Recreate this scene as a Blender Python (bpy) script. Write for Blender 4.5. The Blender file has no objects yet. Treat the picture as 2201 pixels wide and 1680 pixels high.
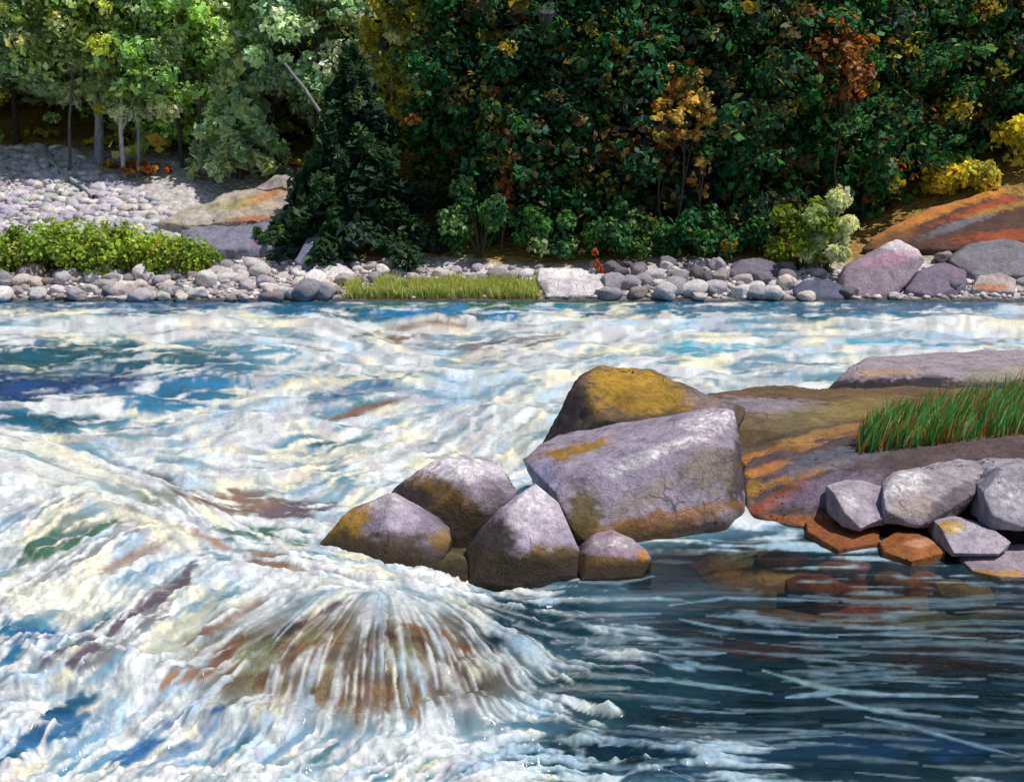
import bpy, bmesh, math, random
import numpy as np
from mathutils import Vector, noise as mnoise
R = math.radians
rng = random.Random(7)
nrng = np.random.default_rng(11)
S = bpy.context.scene
C = S.collection
# ------------------------------------------------------------------ camera
HC = 3.0; TH = R(9.84); F = 2360.0; CX, CY = 1100.5, 840.0
cam = bpy.data.cameras.new('camera'); cam.sensor_width = 36; cam.sensor_fit = 'HORIZONTAL'
cam.lens = 36*F/2201.0; cam.clip_end = 2000; cam.clip_start = .05
co = bpy.data.objects.new('camera', cam); C.objects.link(co)
co.location = (0, 0, HC); co.rotation_euler = (R(90)-TH, 0, 0); S.camera = co
ct, st = math.cos(TH), math.sin(TH)
def ray(px, py):
    k = (CY-py)/F
    return Vector(((px-CX)/F, ct+k*st, -st+k*ct))
def at(px, py, Y):
    d = ray(px, py); return Vector((d.x*Y/d.y, Y, HC+d.z*Y/d.y))
def onz(px, py, z=0.0):
    d = ray(px, py); t = (z-HC)/d.z; return Vector((d.x*t, d.y*t, z))
def proj(x, y, z):
    z = z-HC
    f = y*ct - z*st; u = y*st + z*ct
    return CX+F*x/f, CY-F*u/f
# ------------------------------------------------------------------ numpy noise
def _h(i, j, s):
    n = (i.astype(np.int64)*374761393 + j.astype(np.int64)*668265263 + s*974711) & 0xffffffff
    n = ((n ^ (n >> 13))*1274126177) & 0xffffffff
    return ((n ^ (n >> 16)) & 0xffff)/65535.0
def vn(x, y, s=0):
    i = np.floor(x); j = np.floor(y); fx = x-i; fy = y-j
    fx = fx*fx*(3-2*fx); fy = fy*fy*(3-2*fy)
    a = _h(i, j, s); b = _h(i+1, j, s); c = _h(i, j+1, s); d = _h(i+1, j+1, s)
    return (a+(b-a)*fx)*(1-fy)+(c+(d-c)*fx)*fy
def fbm(x, y, s=0, o=4):
    r = 0; a = .5; t = 0
    for k in range(o):
        r = r + a*vn(x*2**k+17*k, y*2**k-9*k, s+k); t += a; a *= .55
    return r/t
def sst(a, b, x):
    t = np.clip((x-a)/(b-a), 0, 1); return t*t*(3-2*t)
# ------------------------------------------------------------------ helpers
def tag(o, label=None, cat=None, group=None, kind=None):
    if label: o['label'] = label
    if cat: o['category'] = cat
    if group: o['group'] = group
    if kind: o['kind'] = kind
    return o
def empty(name, loc, label, cat, group=None):
    o = bpy.data.objects.new(name, None); C.objects.link(o); o.location = loc
    o.empty_display_size = .2
    return tag(o, label, cat, group)
def link(name, me, parent=None):
    o = bpy.data.objects.new(name, me); C.objects.link(o)
    if parent: o.parent = parent
    return o
def np_mesh(name, V, quads=None, tris=None, mat=None, cols=None, smooth=False):
    me = bpy.data.meshes.new(name)
    fs = quads if quads is not None else tris
    k = fs.shape[1]
    me.vertices.add(len(V)); me.vertices.foreach_set('co', np.ascontiguousarray(V, np.float32).ravel())
    me.loops.add(fs.size); me.loops.foreach_set('vertex_index', np.ascontiguousarray(fs, np.int32).ravel())
    me.polygons.add(len(fs)); me.polygons.foreach_set('loop_start', np.arange(0, fs.size, k, dtype=np.int32))
    me.polygons.foreach_set('loop_total', np.full(len(fs), k, np.int32))
    if smooth: me.polygons.foreach_set('use_smooth', np.ones(len(fs), bool))
    me.update(calc_edges=True)
    if cols is not None: set_col(me, 'Col', cols)
    if mat: me.materials.append(mat)
    return me
def set_col(me, name, c):
    a = me.color_attributes.new(name, 'FLOAT_COLOR', 'POINT')
    d = np.ones((len(me.vertices), 4), np.float32); d[:, :3] = c
    a.data.foreach_set('color', d.ravel())
def set_f(me, name, v):
    a = me.attributes.new(name, 'FLOAT', 'POINT'); a.data.foreach_set('value', np.ascontiguousarray(v, np.float32))
# ------------------------------------------------------------------ materials
class NT:
    def __init__(s, name):
        s.m = bpy.data.materials.new(name); s.m.use_nodes = True
        s.t = s.m.node_tree; s.t.nodes.clear()
        s.out = s.n('ShaderNodeOutputMaterial')
    def n(s, typ, **kw):
        n = s.t.nodes.new(typ)
        for k, v in kw.items():
            if hasattr(n, k): setattr(n, k, v)
            else: n.inputs[k].default_value = v
        return n
    def l(s, a, b): s.t.links.new(a, b)
    def attr(s, name): return s.n('ShaderNodeAttribute', attribute_name=name)
    def mix(s, fac, a, b, blend='MIX'):
        n = s.n('ShaderNodeMix', data_type='RGBA', blend_type=blend)
        for v, i in ((fac, 0), (a, 6), (b, 7)):
            if hasattr(v, 'is_linked'): s.l(v, n.inputs[i])
            else: n.inputs[i].default_value = v if i == 0 else (*v, 1)
        return n.outputs[2]
    def ramp(s, v, stops):
        n = s.n('ShaderNodeValToRGB'); e = n.color_ramp.elements
        e[0].position = stops[0][0]; e[0].color = (*stops[0][1], 1)
        e[1].position = stops[-1][0]; e[1].color = (*stops[-1][1], 1)
        for p, c in stops[1:-1]:
            q = e.new(p); q.color = (*c, 1)
        s.l(v, n.inputs[0]); return n.outputs[0]
    def noise(s, scale, detail=5, rough=.6, vec=None, dist=0):
        n = s.n('ShaderNodeTexNoise'); n.inputs['Scale'].default_value = scale
        n.inputs['Detail'].default_value = detail; n.inputs['Roughness'].default_value = rough
        n.inputs['Distortion'].default_value = dist
        if vec: s.l(vec, n.inputs['Vector'])
        return n.outputs[0]
    def bump(s, h, dist, strength=1.0):
        n = s.n('ShaderNodeBump'); n.inputs['Distance'].default_value = dist; n.inputs['Strength'].default_value = strength
        s.l(h, n.inputs['Height']); return n.outputs[0]
def g3(v): return (v, v, v)

def rock_mat(name, use_attr, scale=1.0, rough=.75, bump=.03):
    m = NT(name)
    tc = m.n('ShaderNodeTexCoord').outputs['Object']
    if use_attr: base = m.attr('Col').outputs['Color']
    else: base = m.n('ShaderNodeObjectInfo').outputs['Color']
    n1 = m.noise(3*scale, 6, .65, tc, .6); n2 = m.noise(16*scale, 6, .7, tc); n3 = m.noise(70*scale, 4, .7, tc)
    c = m.mix(1.0, base, m.ramp(n1, [(.3, g3(.55)), (.5, g3(1)), (.72, (1.35, 1.28, 1.25))]), 'MULTIPLY')
    c = m.mix(.75, c, m.ramp(n2, [(.32, (.55, .52, .6)), (.5, g3(1)), (.7, g3(1.3))]), 'MULTIPLY')
    c = m.mix(.5, c, m.ramp(n3, [(.35, g3(.6)), (.6, g3(1.2))]), 'MULTIPLY')
    vo = m.n('ShaderNodeTexVoronoi', feature='DISTANCE_TO_EDGE'); vo.inputs['Scale'].default_value = 1.7*scale
    wv = m.n('ShaderNodeVectorMath', operation='MULTIPLY_ADD'); m.l(m.n('ShaderNodeTexNoise', Scale=2.5*scale, Detail=5.0).outputs['Color'], wv.inputs[0]); wv.inputs[1].default_value = (.55, .55, .55); m.l(tc, wv.inputs[2])
    m.l(wv.outputs[0], vo.inputs['Vector'])
    crk = m.ramp(vo.outputs['Distance'], [(0, g3(.28)), (.022, g3(1))])
    cf = m.n('ShaderNodeMapRange'); cf.inputs[1].default_value = .5; cf.inputs[2].default_value = .62; m.l(n1, cf.inputs[0])
    c = m.mix(cf.outputs[0], c, m.mix(1.0, c, crk, 'MULTIPLY'))
    p = m.n('ShaderNodeBsdfPrincipled'); m.l(c, p.inputs['Base Color']); p.inputs['Specular IOR Level'].default_value = .3
    if use_attr:
        w = m.attr('Wet').outputs['Fac']
        mr = m.n('ShaderNodeMapRange'); mr.inputs[3].default_value = rough; mr.inputs[4].default_value = .42
        m.l(w, mr.inputs[0]); m.l(mr.outputs[0], p.inputs['Roughness'])
    else: p.inputs['Roughness'].default_value = rough
    h = m.n('ShaderNodeMath', operation='ADD'); m.l(n2, h.inputs[0])
    h2 = m.n('ShaderNodeMath', operation='MULTIPLY'); m.l(n3, h2.inputs[0]); h2.inputs[1].default_value = .35
    m.l(h2.outputs[0], h.inputs[1])
    m.l(m.bump(h.outputs[0], bump), p.inputs['Normal'])
    m.l(p.outputs[0], m.out.inputs[0]); return m.m
M_ROCK = rock_mat('river_rock', True)
M_STONE = rock_mat('bank_stone', False, 1.5, .8, .04)

def leaf_mat(name, trans=.45):
    m = NT(name)
    c = m.attr('Col').outputs['Color']
    n = m.noise(9, 3, .6, m.n('ShaderNodeTexCoord').outputs['Object'])
    c = m.mix(.8, c, m.ramp(n, [(.3, g3(.65)), (.7, g3(1.35))]), 'MULTIPLY')
    p = m.n('ShaderNodeBsdfPrincipled'); p.inputs['Roughness'].default_value = .55
    p.inputs['Specular IOR Level'].default_value = .3
    t = m.n('ShaderNodeBsdfTranslucent')
    c2 = m.mix(1, c, (1.15, 1.15, .6), 'MULTIPLY')
    m.l(c, p.inputs['Base Color']); m.l(c2, t.inputs['Color'])
    mx = m.n('ShaderNodeMixShader'); mx.inputs[0].default_value = trans
    m.l(p.outputs[0], mx.inputs[1]); m.l(t.outputs[0], mx.inputs[2]); m.l(mx.outputs[0], m.out.inputs[0])
    return m.m
M_LEAF = leaf_mat('foliage'); M_GRASS = leaf_mat('grass_blades', .3)

def bark_mat():
    m = NT('bark')
    base = m.attr('Col').outputs['Color']
    tc = m.n('ShaderNodeTexCoord').outputs['Object']
    mp = m.n('ShaderNodeMapping'); mp.inputs['Scale'].default_value = (1, 1, .22); m.l(tc, mp.inputs[0])
    n = m.noise(14, 5, .7, mp.outputs[0])
    c = m.mix(1, base, m.ramp(n, [(.35, g3(.35)), (.55, g3(1)), (.75, g3(1.3))]), 'MULTIPLY')
    p = m.n('ShaderNodeBsdfPrincipled'); p.inputs['Roughness'].default_value = .85
    m.l(c, p.inputs['Base Color']); m.l(m.bump(n, .03), p.inputs['Normal']); m.l(p.outputs[0], m.out.inputs[0]); return m.m
M_BARK = bark_mat()

def ground_mat():
    m = NT('bank_ground')
    base = m.attr('Col').outputs['Color']
    tc = m.n('ShaderNodeTexCoord').outputs['Object']
    v = m.n('ShaderNodeTexVoronoi'); v.inputs['Scale'].default_value = 5; m.l(tc, v.inputs['Vector'])
    n = m.noise(2.5, 6, .7, tc)
    c = m.mix(.5, base, m.ramp(v.outputs['Distance'], [(.1, g3(1.2)), (.6, g3(.5))]), 'MULTIPLY')
    c = m.mix(1, c, m.ramp(n, [(.3, g3(.55)), (.7, g3(1.4))]), 'MULTIPLY')
    p = m.n('ShaderNodeBsdfPrincipled'); p.inputs['Roughness'].default_value = .9
    m.l(c, p.inputs['Base Color']); m.l(m.bump(v.outputs['Distance'], .08), p.inputs['Normal'])
    m.l(p.outputs[0], m.out.inputs[0]); return m.m
M_GROUND = ground_mat()

def water_mat():
    m = NT('river_water')
    foam = m.attr('Foam').outputs['Fac']
    body = m.n('ShaderNodeBsdfPrincipled'); body.inputs['Roughness'].default_value = .09; body.inputs['IOR'].default_value = 1.33
    m.l(m.attr('Col').outputs['Color'], body.inputs['Base Color'])
    tc = m.n('ShaderNodeTexCoord').outputs['Object']
    mp = m.n('ShaderNodeMapping'); mp.inputs['Scale'].default_value = (.45, 1, 1); m.l(tc, mp.inputs[0])
    n = m.noise(9, 4, .55, mp.outputs[0], .3)
    m.l(m.bump(n, .02, .5), body.inputs['Normal'])
    fo = m.n('ShaderNodeBsdfPrincipled'); fo.inputs['Roughness'].default_value = .5
    fo.inputs['Specular IOR Level'].default_value = .25
    n2 = m.noise(26, 6, .7, tc, .4)
    fc = m.mix(.85, m.attr('FCol').outputs['Color'], m.ramp(n2, [(.3, (.58, .64, .70)), (.55, g3(1.08))]), 'MULTIPLY')
    m.l(fc, fo.inputs['Base Color']); m.l(m.bump(n2, .008, .6), fo.inputs['Normal'])
    tr = m.n('ShaderNodeBsdfTransparent'); tr.inputs[0].default_value = (.8, .85, .78, 1)
    mx0 = m.n('ShaderNodeMixShader'); m.l(m.attr('Clear').outputs['Fac'], mx0.inputs[0])
    m.l(body.outputs[0], mx0.inputs[1]); m.l(tr.outputs[0], mx0.inputs[2])
    mx = m.n('ShaderNodeMixShader'); m.l(foam, mx.inputs[0]); m.l(mx0.outputs[0], mx.inputs[1]); m.l(fo.outputs[0], mx.inputs[2])
    m.l(mx.outputs[0], m.out.inputs[0]); return m.m
M_WATER = water_mat()

# ------------------------------------------------------------------ world, sun
SUN = Vector((.46, -.16, .95)).normalized()
el = math.asin(SUN.z); az = math.atan2(SUN.x, SUN.y)
w = bpy.data.worlds.new('World'); S.world = w; w.use_nodes = True
nt = w.node_tree; nt.nodes.clear()
sky = nt.nodes.new('ShaderNodeTexSky'); sky.sky_type = 'NISHITA'; sky.sun_disc = False
sky.sun_elevation = el; sky.sun_rotation = az
bg = nt.nodes.new('ShaderNodeBackground'); bg.inputs[1].default_value = .09
wo = nt.nodes.new('ShaderNodeOutputWorld'); nt.links.new(sky.outputs[0], bg.inputs[0]); nt.links.new(bg.outputs[0], wo.inputs[0])
sl = bpy.data.lights.new('sun', 'SUN'); sl.energy = 4.4; sl.angle = R(.5); sl.color = (1, .94, .85)
so = bpy.data.objects.new('sun', sl); C.objects.link(so); so.rotation_euler = (-SUN).to_track_quat('-Z', 'Y').to_euler()
S.view_settings.view_transform = 'Standard'; S.view_settings.look = 'None'; S.view_settings.exposure = 0.0; S.view_settings.gamma = 1
S.cycles.max_bounces = 6; S.cycles.transparent_max_bounces = 8; S.cycles.use_denoising = True
S.cycles.caustics_reflective = False; S.cycles.caustics_refractive = False

# ------------------------------------------------------------------ far bank terrain
def terr(x, y):
    z = np.where(y < 33, (y-33)*.3, .34*(y-33))
    z = np.where(y > 36, 1.02+.40*(y-36), z)
    z = z + .18*(fbm(x*.5+3, y*.5, 5)-.5)*np.clip((y-32)/2, 0, 1) + .5*(fbm(x*.16, y*.16, 9)-.5)*np.clip((y-36)/4, 0, 1)
    # hollow between scree and outcrop, rise at the right
    z = z - .9*np.exp(-(((x+9.5)/2.2)**2+((y-40.5)/2.2)**2))
    z = z + np.clip((x-12.5)/5, 0, 1.2)*np.clip((y-34.5)/4, 0, 1)*1.4
    return z
def terr1(x, y): return float(terr(np.array([x]), np.array([y]))[0])
def ground(px, py):
    lo = 33.0; d = ray(px, py)
    y = 33.0
    while y < 90:
        x = d.x*y/d.y; z = HC+d.z*y/d.y
        if z <= terr1(x, y): break
        y += .1
    return Vector((x, y, terr1(x, y)))
def stand(px, Y):
    d = ray(px, 500); x = d.x*Y/d.y
    # horizontal ray offset depends weakly on height: use the ground point
    p = at(px, 500, Y); return Vector((p.x, Y, terr1(p.x, Y)))
nx, ny = 200, 190
xs = np.linspace(-70, 70, nx); ys = 31.5+np.linspace(0, 1, ny)**1.8*95
X, Y = np.meshgrid(xs, ys); Z = terr(X, Y)
Vt = np.stack([X.ravel(), Y.ravel(), Z.ravel()], 1)
idx = np.arange(nx*ny).reshape(ny, nx)
Q = np.stack([idx[:-1, :-1], idx[:-1, 1:], idx[1:, 1:], idx[1:, :-1]], -1).reshape(-1, 4)
gx, gy = Vt[:, 0], Vt[:, 1]
PX, PY = proj(gx, gy, Vt[:, 2])
gravel = np.array([.42, .39, .4]); soil = np.array([.2, .1, .035]); ochre = np.array([.4, .26, .04])
open_ = sst(36.5, 35.5, gy+1.2*(fbm(gx*.6, gy*.6, 3)-.5))
left = sst(-7.0, -11.0, gx)*sst(47, 44.5, gy)
op = np.clip(open_+left, 0, 1)[:, None]
k = fbm(gx*.3, gy*.3, 21)[:, None]
cg = (soil*(1-k)+ochre*k)*(1-op)+gravel*op*1.25
wb = sst(.16, .05, Vt[:, 2]+.1*(fbm(gx*1.5, gy*1.5, 33)-.5))[:, None]; cg = cg*(1-wb)+np.array([.06, .055, .05])*wb
o = link('far_bank_ground', np_mesh('far_bank_ground', Vt, Q, mat=M_GROUND, cols=cg, smooth=True)); tag(o, kind='structure')

# ------------------------------------------------------------------ rocks
def refine(bm, L):
    for _ in range(7):
        es = [e for e in bm.edges if e.calc_length() > L]
        if not es: break
        bmesh.ops.subdivide_edges(bm, edges=es, cuts=1, use_grid_fill=False)
        bmesh.ops.triangulate(bm, faces=bm.faces[:])
def hull_rock(name, label, cat, pts, col, th=.7, L=.05, smooth=5, amp=.035, freq=3.0, paints=(), wet=(.10, .35), wet_shade_col=(.022, .014, .006), drop=.35, shrink=.8, group=None, seed=0, waterline=0.0):  # wet: height band of the wet foot, also of shade painted on cluster rocks
    """pts: (px, py, Y) corner points that show in the photo; hidden back and underwater corners are added behind them"""
    P = [at(*p) for p in pts]
    c = sum(P, Vector())/len(P)
    A = list(P)
    for p in P:
        A.append(Vector((c.x+(p.x-c.x)*shrink, p.y+th, c.z+(p.z-c.z)*(.5 if p.z > c.z else 1))))
    zmin = min(p.z for p in P)
    for p in list(A):
        if p.z < zmin+.25: A.append(Vector((p.x, p.y+.04, zmin-drop)))
    if L < .1 or 'outcrop' in name: L *= .62; smooth = max(1, int(smooth*.6))
    bm = bmesh.new()
    for p in A: bm.verts.new(p)
    r = bmesh.ops.convex_hull(bm, input=bm.verts[:])
    bmesh.ops.delete(bm, geom=[v for v in bm.verts if not v.link_faces], context='VERTS')
    bmesh.ops.triangulate(bm, faces=bm.faces[:])
    refine(bm, L)
    for _ in range(smooth): bmesh.ops.smooth_vert(bm, verts=bm.verts[:], factor=.5, use_axis_x=True, use_axis_y=True, use_axis_z=True)
    bm.normal_update()
    off = Vector((seed*3.1, seed*1.7, 0))
    ds = []
    for v in bm.verts:
        q = v.co*freq+off
        d = mnoise.fractal(q, 1.0, 2.0, 5)*amp
        rd = mnoise.ridged_multi_fractal(v.co*freq*.8+off, 1.0, 2.1, 4, 1.0, 2.0)
        d -= max(0, rd-1.5)*amp*.7
        ds.append(d)
    for v, d in zip(bm.verts, ds): v.co += v.normal*d
    me = bpy.data.meshes.new(name)
    bm.to_mesh(me); bm.free()
    n = len(me.vertices); co_ = np.empty(n*3, np.float32); me.vertices.foreach_get('co', co_); co_ = co_.reshape(-1, 3).astype(float)
    cols = np.tile(np.array(col, float), (n, 1))
    px, py = proj(co_[:, 0], co_[:, 1], co_[:, 2])
    nz = fbm(co_[:, 0]*5+seed, co_[:, 1]*5+co_[:, 2]*7, 31+seed)-.5; nz2 = fbm(co_[:, 0]*16+seed, co_[:, 1]*12+co_[:, 2]*18, 41+seed)-.5; nz3 = fbm(co_[:, 0]*34+seed, co_[:, 1]*20+co_[:, 2]*30, 47+seed, 3)-.5
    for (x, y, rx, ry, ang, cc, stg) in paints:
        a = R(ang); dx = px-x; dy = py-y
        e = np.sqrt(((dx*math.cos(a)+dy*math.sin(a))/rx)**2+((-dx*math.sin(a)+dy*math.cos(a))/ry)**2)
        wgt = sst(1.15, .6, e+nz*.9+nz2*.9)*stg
        if cc is WHT: wgt = np.maximum(wgt*.35, sst(1.5, .4, e)*sst(.0, .09, nz3)*stg)  # WHT flecks: sun sparkle on upper edges painted as pale specks
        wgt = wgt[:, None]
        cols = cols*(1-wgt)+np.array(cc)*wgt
    zz = co_[:, 2]-waterline+nz*.12
    wt = sst(wet[1], wet[0], zz)  # wet band, stretched up the cluster rocks to imitate their shaded sides
    cols = cols*(1-wt[:, None]*.96)+np.array(wet_shade_col)*wt[:, None]*.96
    cen = co_.mean(0); cen[2] = zmin
    me.vertices.foreach_set('co', (co_-cen).astype(np.float32).ravel())
    me.polygons.foreach_set('use_smooth', np.ones(len(me.polygons), bool))
    set_col(me, 'Col', cols); set_f(me, 'Wet', wt)  # Wet also holds the shade band stretched up the cluster rocks
    me.materials.append(M_ROCK); me.update()
    o = link(name, me); o.location = cen
    return tag(o, label, cat, group)

LAV = (.35, .30, .375); LAVD = (.24, .2, .27); OCH = (.34, .20, .025); OLI = (.12, .09, .018); ORG = (.48, .19, .035)
WHT = (.88, .85, .86); DRK = (.035, .025, .03); BRN = (.16, .1, .06); RUS = (.30, .07, .02); SLATE = (.13, .14, .18)
Yw = lambda py, z=0: onz(1100, py, z).y

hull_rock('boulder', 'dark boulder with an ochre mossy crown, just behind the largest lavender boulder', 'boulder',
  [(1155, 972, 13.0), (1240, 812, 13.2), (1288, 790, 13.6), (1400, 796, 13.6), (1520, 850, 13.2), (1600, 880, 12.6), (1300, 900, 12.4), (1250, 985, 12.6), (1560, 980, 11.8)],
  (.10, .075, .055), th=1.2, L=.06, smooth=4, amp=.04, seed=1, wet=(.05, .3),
  paints=[(1380, 850, 170, 60, 12, OCH, .95), (1330, 810, 70, 28, 0, (.45, .26, .03), .9), (1205, 900, 50, 130, 24, DRK, .95), (1380, 925, 140, 40, -12, DRK, .8), (1520, 860, 60, 25, 15, LAVD, .5)])  # DRK darkens the wet left and front faces to imitate shade
hull_rock('boulder', 'largest lavender boulder, a slanting block with white flecked edge and mossy foot', 'boulder',
  [(1122, 985, 10.7), (1165, 962, 10.9), (1390, 908, 10.9), (1520, 878, 10.7), (1578, 880, 10.5), (1592, 960, 10.2), (1603, 1085, 10.1), (1560, 1115, 9.75), (1420, 1145, 9.5), (1275, 1172, 9.25), (1232, 1140, 9.3), (1195, 1060, 9.5), (1250, 1010, 9.6), (1500, 945, 9.95), (1575, 965, 9.95)],
  LAV, th=.7, L=.042, smooth=4, amp=.022, freq=3.5, seed=2, wet=(.04, .22), wet_shade_col=(.06, .035, .018),
  paints=[(1200, 975, 130, 16, -14, OCH, .95), (1590, 1010, 22, 100, 6, (.06, .045, .045), .9), (1310, 1152, 150, 30, -8, (.30, .17, .03), .9), (1250, 1110, 45, 80, 10, OLI, .9), (1440, 1118, 170, 26, -10, (.32, .15, .03), .8), (1530, 1010, 70, 50, -30, (.24, .19, .1), .55), (1400, 1060, 110, 22, -30, (.22, .18, .12), .5), (1350, 1000, 120, 50, -20, (.34, .3, .42), .6),  # dark strip at the right end paints its shaded side
          (1430, 965, 120, 12, -18, WHT, .9), (1530, 905, 55, 22, -10, WHT, .9), (1370, 1000, 60, 10, -25, WHT, .7), (1330, 1010, 40, 8, -20, WHT, .5), (1160, 1020, 50, 40, 30, (.33, .33, .5), .8)])
hull_rock('boulder', 'peaked rock with a white crest and ochre brown face, behind the two front rocks', 'boulder',
  [(842, 1058, 9.7), (900, 1015, 9.8), (962, 984, 9.8), (1075, 996, 9.8), (1112, 1056, 9.5), (1060, 1120, 9.3), (985, 1160, 9.2), (900, 1110, 9.3), (1000, 1040, 9.35)],
  (.29, .245, .30), th=.6, L=.04, smooth=3, amp=.025, seed=3, wet=(.24, .46),
  paints=[(945, 1095, 120, 75, 35, (.16, .09, .018), .97), (885, 1065, 70, 28, 30, DRK, .95), (1000, 1130, 50, 40, 0, OLI, .8), (1000, 1010, 100, 28, 6, (.52, .46, .54), .9), (985, 1000, 100, 26, 6, WHT, .95), (1060, 1060, 18, 50, -35, (.14, .11, .13), .6)])  # DRK left side imitates shade, pale and white crest a sunlit top
hull_rock('boulder', 'leftmost rock of the midstream cluster, lavender with a yellow mossy left end', 'boulder',
  [(688, 1165, 8.9), (735, 1110, 9.0), (832, 1058, 9.1), (885, 1092, 9.05), (972, 1155, 8.8), (955, 1195, 8.6), (905, 1240, 8.45), (780, 1230, 8.5), (715, 1200, 8.65), (835, 1130, 8.75)],
  (.29, .245, .32), th=.55, L=.036, smooth=3, amp=.022, seed=4, wet=(.12, .36),
  paints=[(790, 1190, 150, 60, 12, (.10, .065, .02), .95), (740, 1135, 85, 44, -35, OCH, .95), (705, 1165, 30, 25, 0, (.4, .27, .03), .9), (770, 1190, 90, 45, 10, (.07, .05, .02), .9), (850, 1165, 60, 35, 0, (.09, .06, .045), .8), (950, 1160, 30, 30, 0, OCH, .8), (850, 1100, 55, 50, 30, (.46, .40, .5), .8), (830, 1075, 36, 24, 0, WHT, .5)])  # dark lower paints imitate shade, pale ones the lit upper right
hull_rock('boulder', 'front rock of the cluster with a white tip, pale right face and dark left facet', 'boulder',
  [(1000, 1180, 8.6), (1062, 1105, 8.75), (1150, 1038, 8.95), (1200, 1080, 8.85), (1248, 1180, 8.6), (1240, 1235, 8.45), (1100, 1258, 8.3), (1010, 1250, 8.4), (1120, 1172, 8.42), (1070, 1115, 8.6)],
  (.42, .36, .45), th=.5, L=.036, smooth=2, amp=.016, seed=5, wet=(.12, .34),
  paints=[(1038, 1180, 82, 95, 20, (.05, .036, .036), .97), (1185, 1205, 95, 40, -8, (.22, .135, .022), .95), (1090, 1225, 110, 40, 0, (.08, .055, .015), .95), (1160, 1085, 70, 70, 20, (.56, .49, .58), .9), (1145, 1065, 50, 40, 0, WHT, .85), (1120, 1130, 12, 10, 0, WHT, .4)])  # left facet painted as shaded, right face and tip as sunlit
hull_rock('boulder', 'small purple topped rock with an orange rim, right end of the midstream cluster', 'boulder',
  [(1232, 1205, 8.7), (1275, 1165, 8.8), (1322, 1146, 8.85), (1385, 1180, 8.7), (1400, 1200, 8.6), (1380, 1238, 8.45), (1250, 1245, 8.4), (1310, 1190, 8.55)],
  (.33, .25, .31), th=.35, L=.03, smooth=3, amp=.016, seed=6, wet=(.05, .18),
  paints=[(1310, 1218, 110, 30, 0, (.16, .09, .015), .97), (1385, 1190, 18, 14, 0, ORG, .9), (1320, 1165, 50, 14, 0, WHT, .6)])
hull_rock('boulder', 'little olive stone wedged low between the left rock and the dark faceted rock', 'stone',
  [(925, 1215, 8.55), (960, 1190, 8.65), (1010, 1195, 8.6), (1025, 1230, 8.5), (990, 1255, 8.35), (930, 1245, 8.4)],
  (.17, .13, .06), th=.3, L=.03, amp=.015, seed=7, wet=(.05, .2))
# big bedrock ledge
hull_rock('bedrock_ledge', 'broad brown and olive bedrock ledge running right from the mossy boulder to the grass tuft', 'rock ledge',
  [(1480, 866, 14.4), (1600, 858, 14.8), (1780, 855, 15), (2100, 858, 15), (2700, 862, 14.8), (1580, 950, 12.2), (1610, 1010, 11.2), (1850, 950, 11.2), (2250, 930, 11.5), (2750, 980, 11)],
  (.14, .088, .045), th=.9, L=.09, smooth=5, amp=.05, freq=1.6, seed=8, wet=(-.1, .1), drop=.6,
  paints=[(1640, 872, 150, 20, 2, (.27, .23, .27), .9), (1700, 940, 190, 12, -10, (.07, .05, .035), .8), (1660, 968, 110, 8, -16, (.36, .17, .05), .9), (1800, 925, 130, 10, -12, (.38, .2, .06), .8), (1850, 880, 150, 26, -4, (.25, .2, .055), .7), (1750, 960, 140, 22, -14, (.32, .16, .06), .7), (1615, 985, 40, 14, -20, (.4, .17, .04), .8), (1700, 905, 120, 25, -5, (.2, .17, .08), .6)])
hull_rock('bedrock_ledge', 'dark slate lower ledge with orange and red streaks beside the trickle of water', 'rock ledge',
  [(1596, 1010, 10.9), (1700, 975, 11.2), (1900, 940, 11.2), (2800, 945, 10.9), (1605, 1100, 10.2), (1630, 1110, 10.1), (1700, 1130, 9.85), (1900, 1130, 9.8), (2800, 1120, 9.6), (1850, 1010, 10.4), (2800, 1000, 10.3)],
  (.105, .072, .075), th=1.0, L=.06, smooth=4, amp=.04, freq=2.2, seed=9, wet=(-.05, .08), drop=.5,
  paints=[(1760, 1120, 160, 16, 2, (.36, .12, .03), .9), (1720, 1020, 110, 12, -18, (.4, .2, .05), .85), (1650, 1085, 60, 12, -25, (.28, .06, .02), .9), (1780, 1085, 120, 14, -8, (.06, .04, .035), .9), (1650, 1008, 60, 12, -18, ORG, .9), (1618, 1050, 18, 30, 0, OCH, .8), (1790, 985, 130, 24, -12, SLATE, .8), (1690, 1060, 60, 16, -28, RUS, .9), (1800, 1050, 130, 34, -14, (.2, .16, .23), .8), (1710, 1115, 90, 12, 0, (.26, .1, .04), .7)])
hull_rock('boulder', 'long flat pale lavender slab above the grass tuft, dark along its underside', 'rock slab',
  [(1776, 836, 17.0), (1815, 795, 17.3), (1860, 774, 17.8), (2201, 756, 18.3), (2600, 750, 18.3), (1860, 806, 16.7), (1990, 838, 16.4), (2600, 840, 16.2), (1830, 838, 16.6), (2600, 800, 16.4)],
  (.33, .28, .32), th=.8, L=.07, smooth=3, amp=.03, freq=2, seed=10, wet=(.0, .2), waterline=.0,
  paints=[(1960, 832, 330, 24, 0, DRK, .98), (1900, 800, 90, 10, -2, (.4, .25, .12), .6), (2150, 805, 100, 18, -8, (.3, .3, .18), .6)])  # DRK strip paints the shade under the slab
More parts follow.
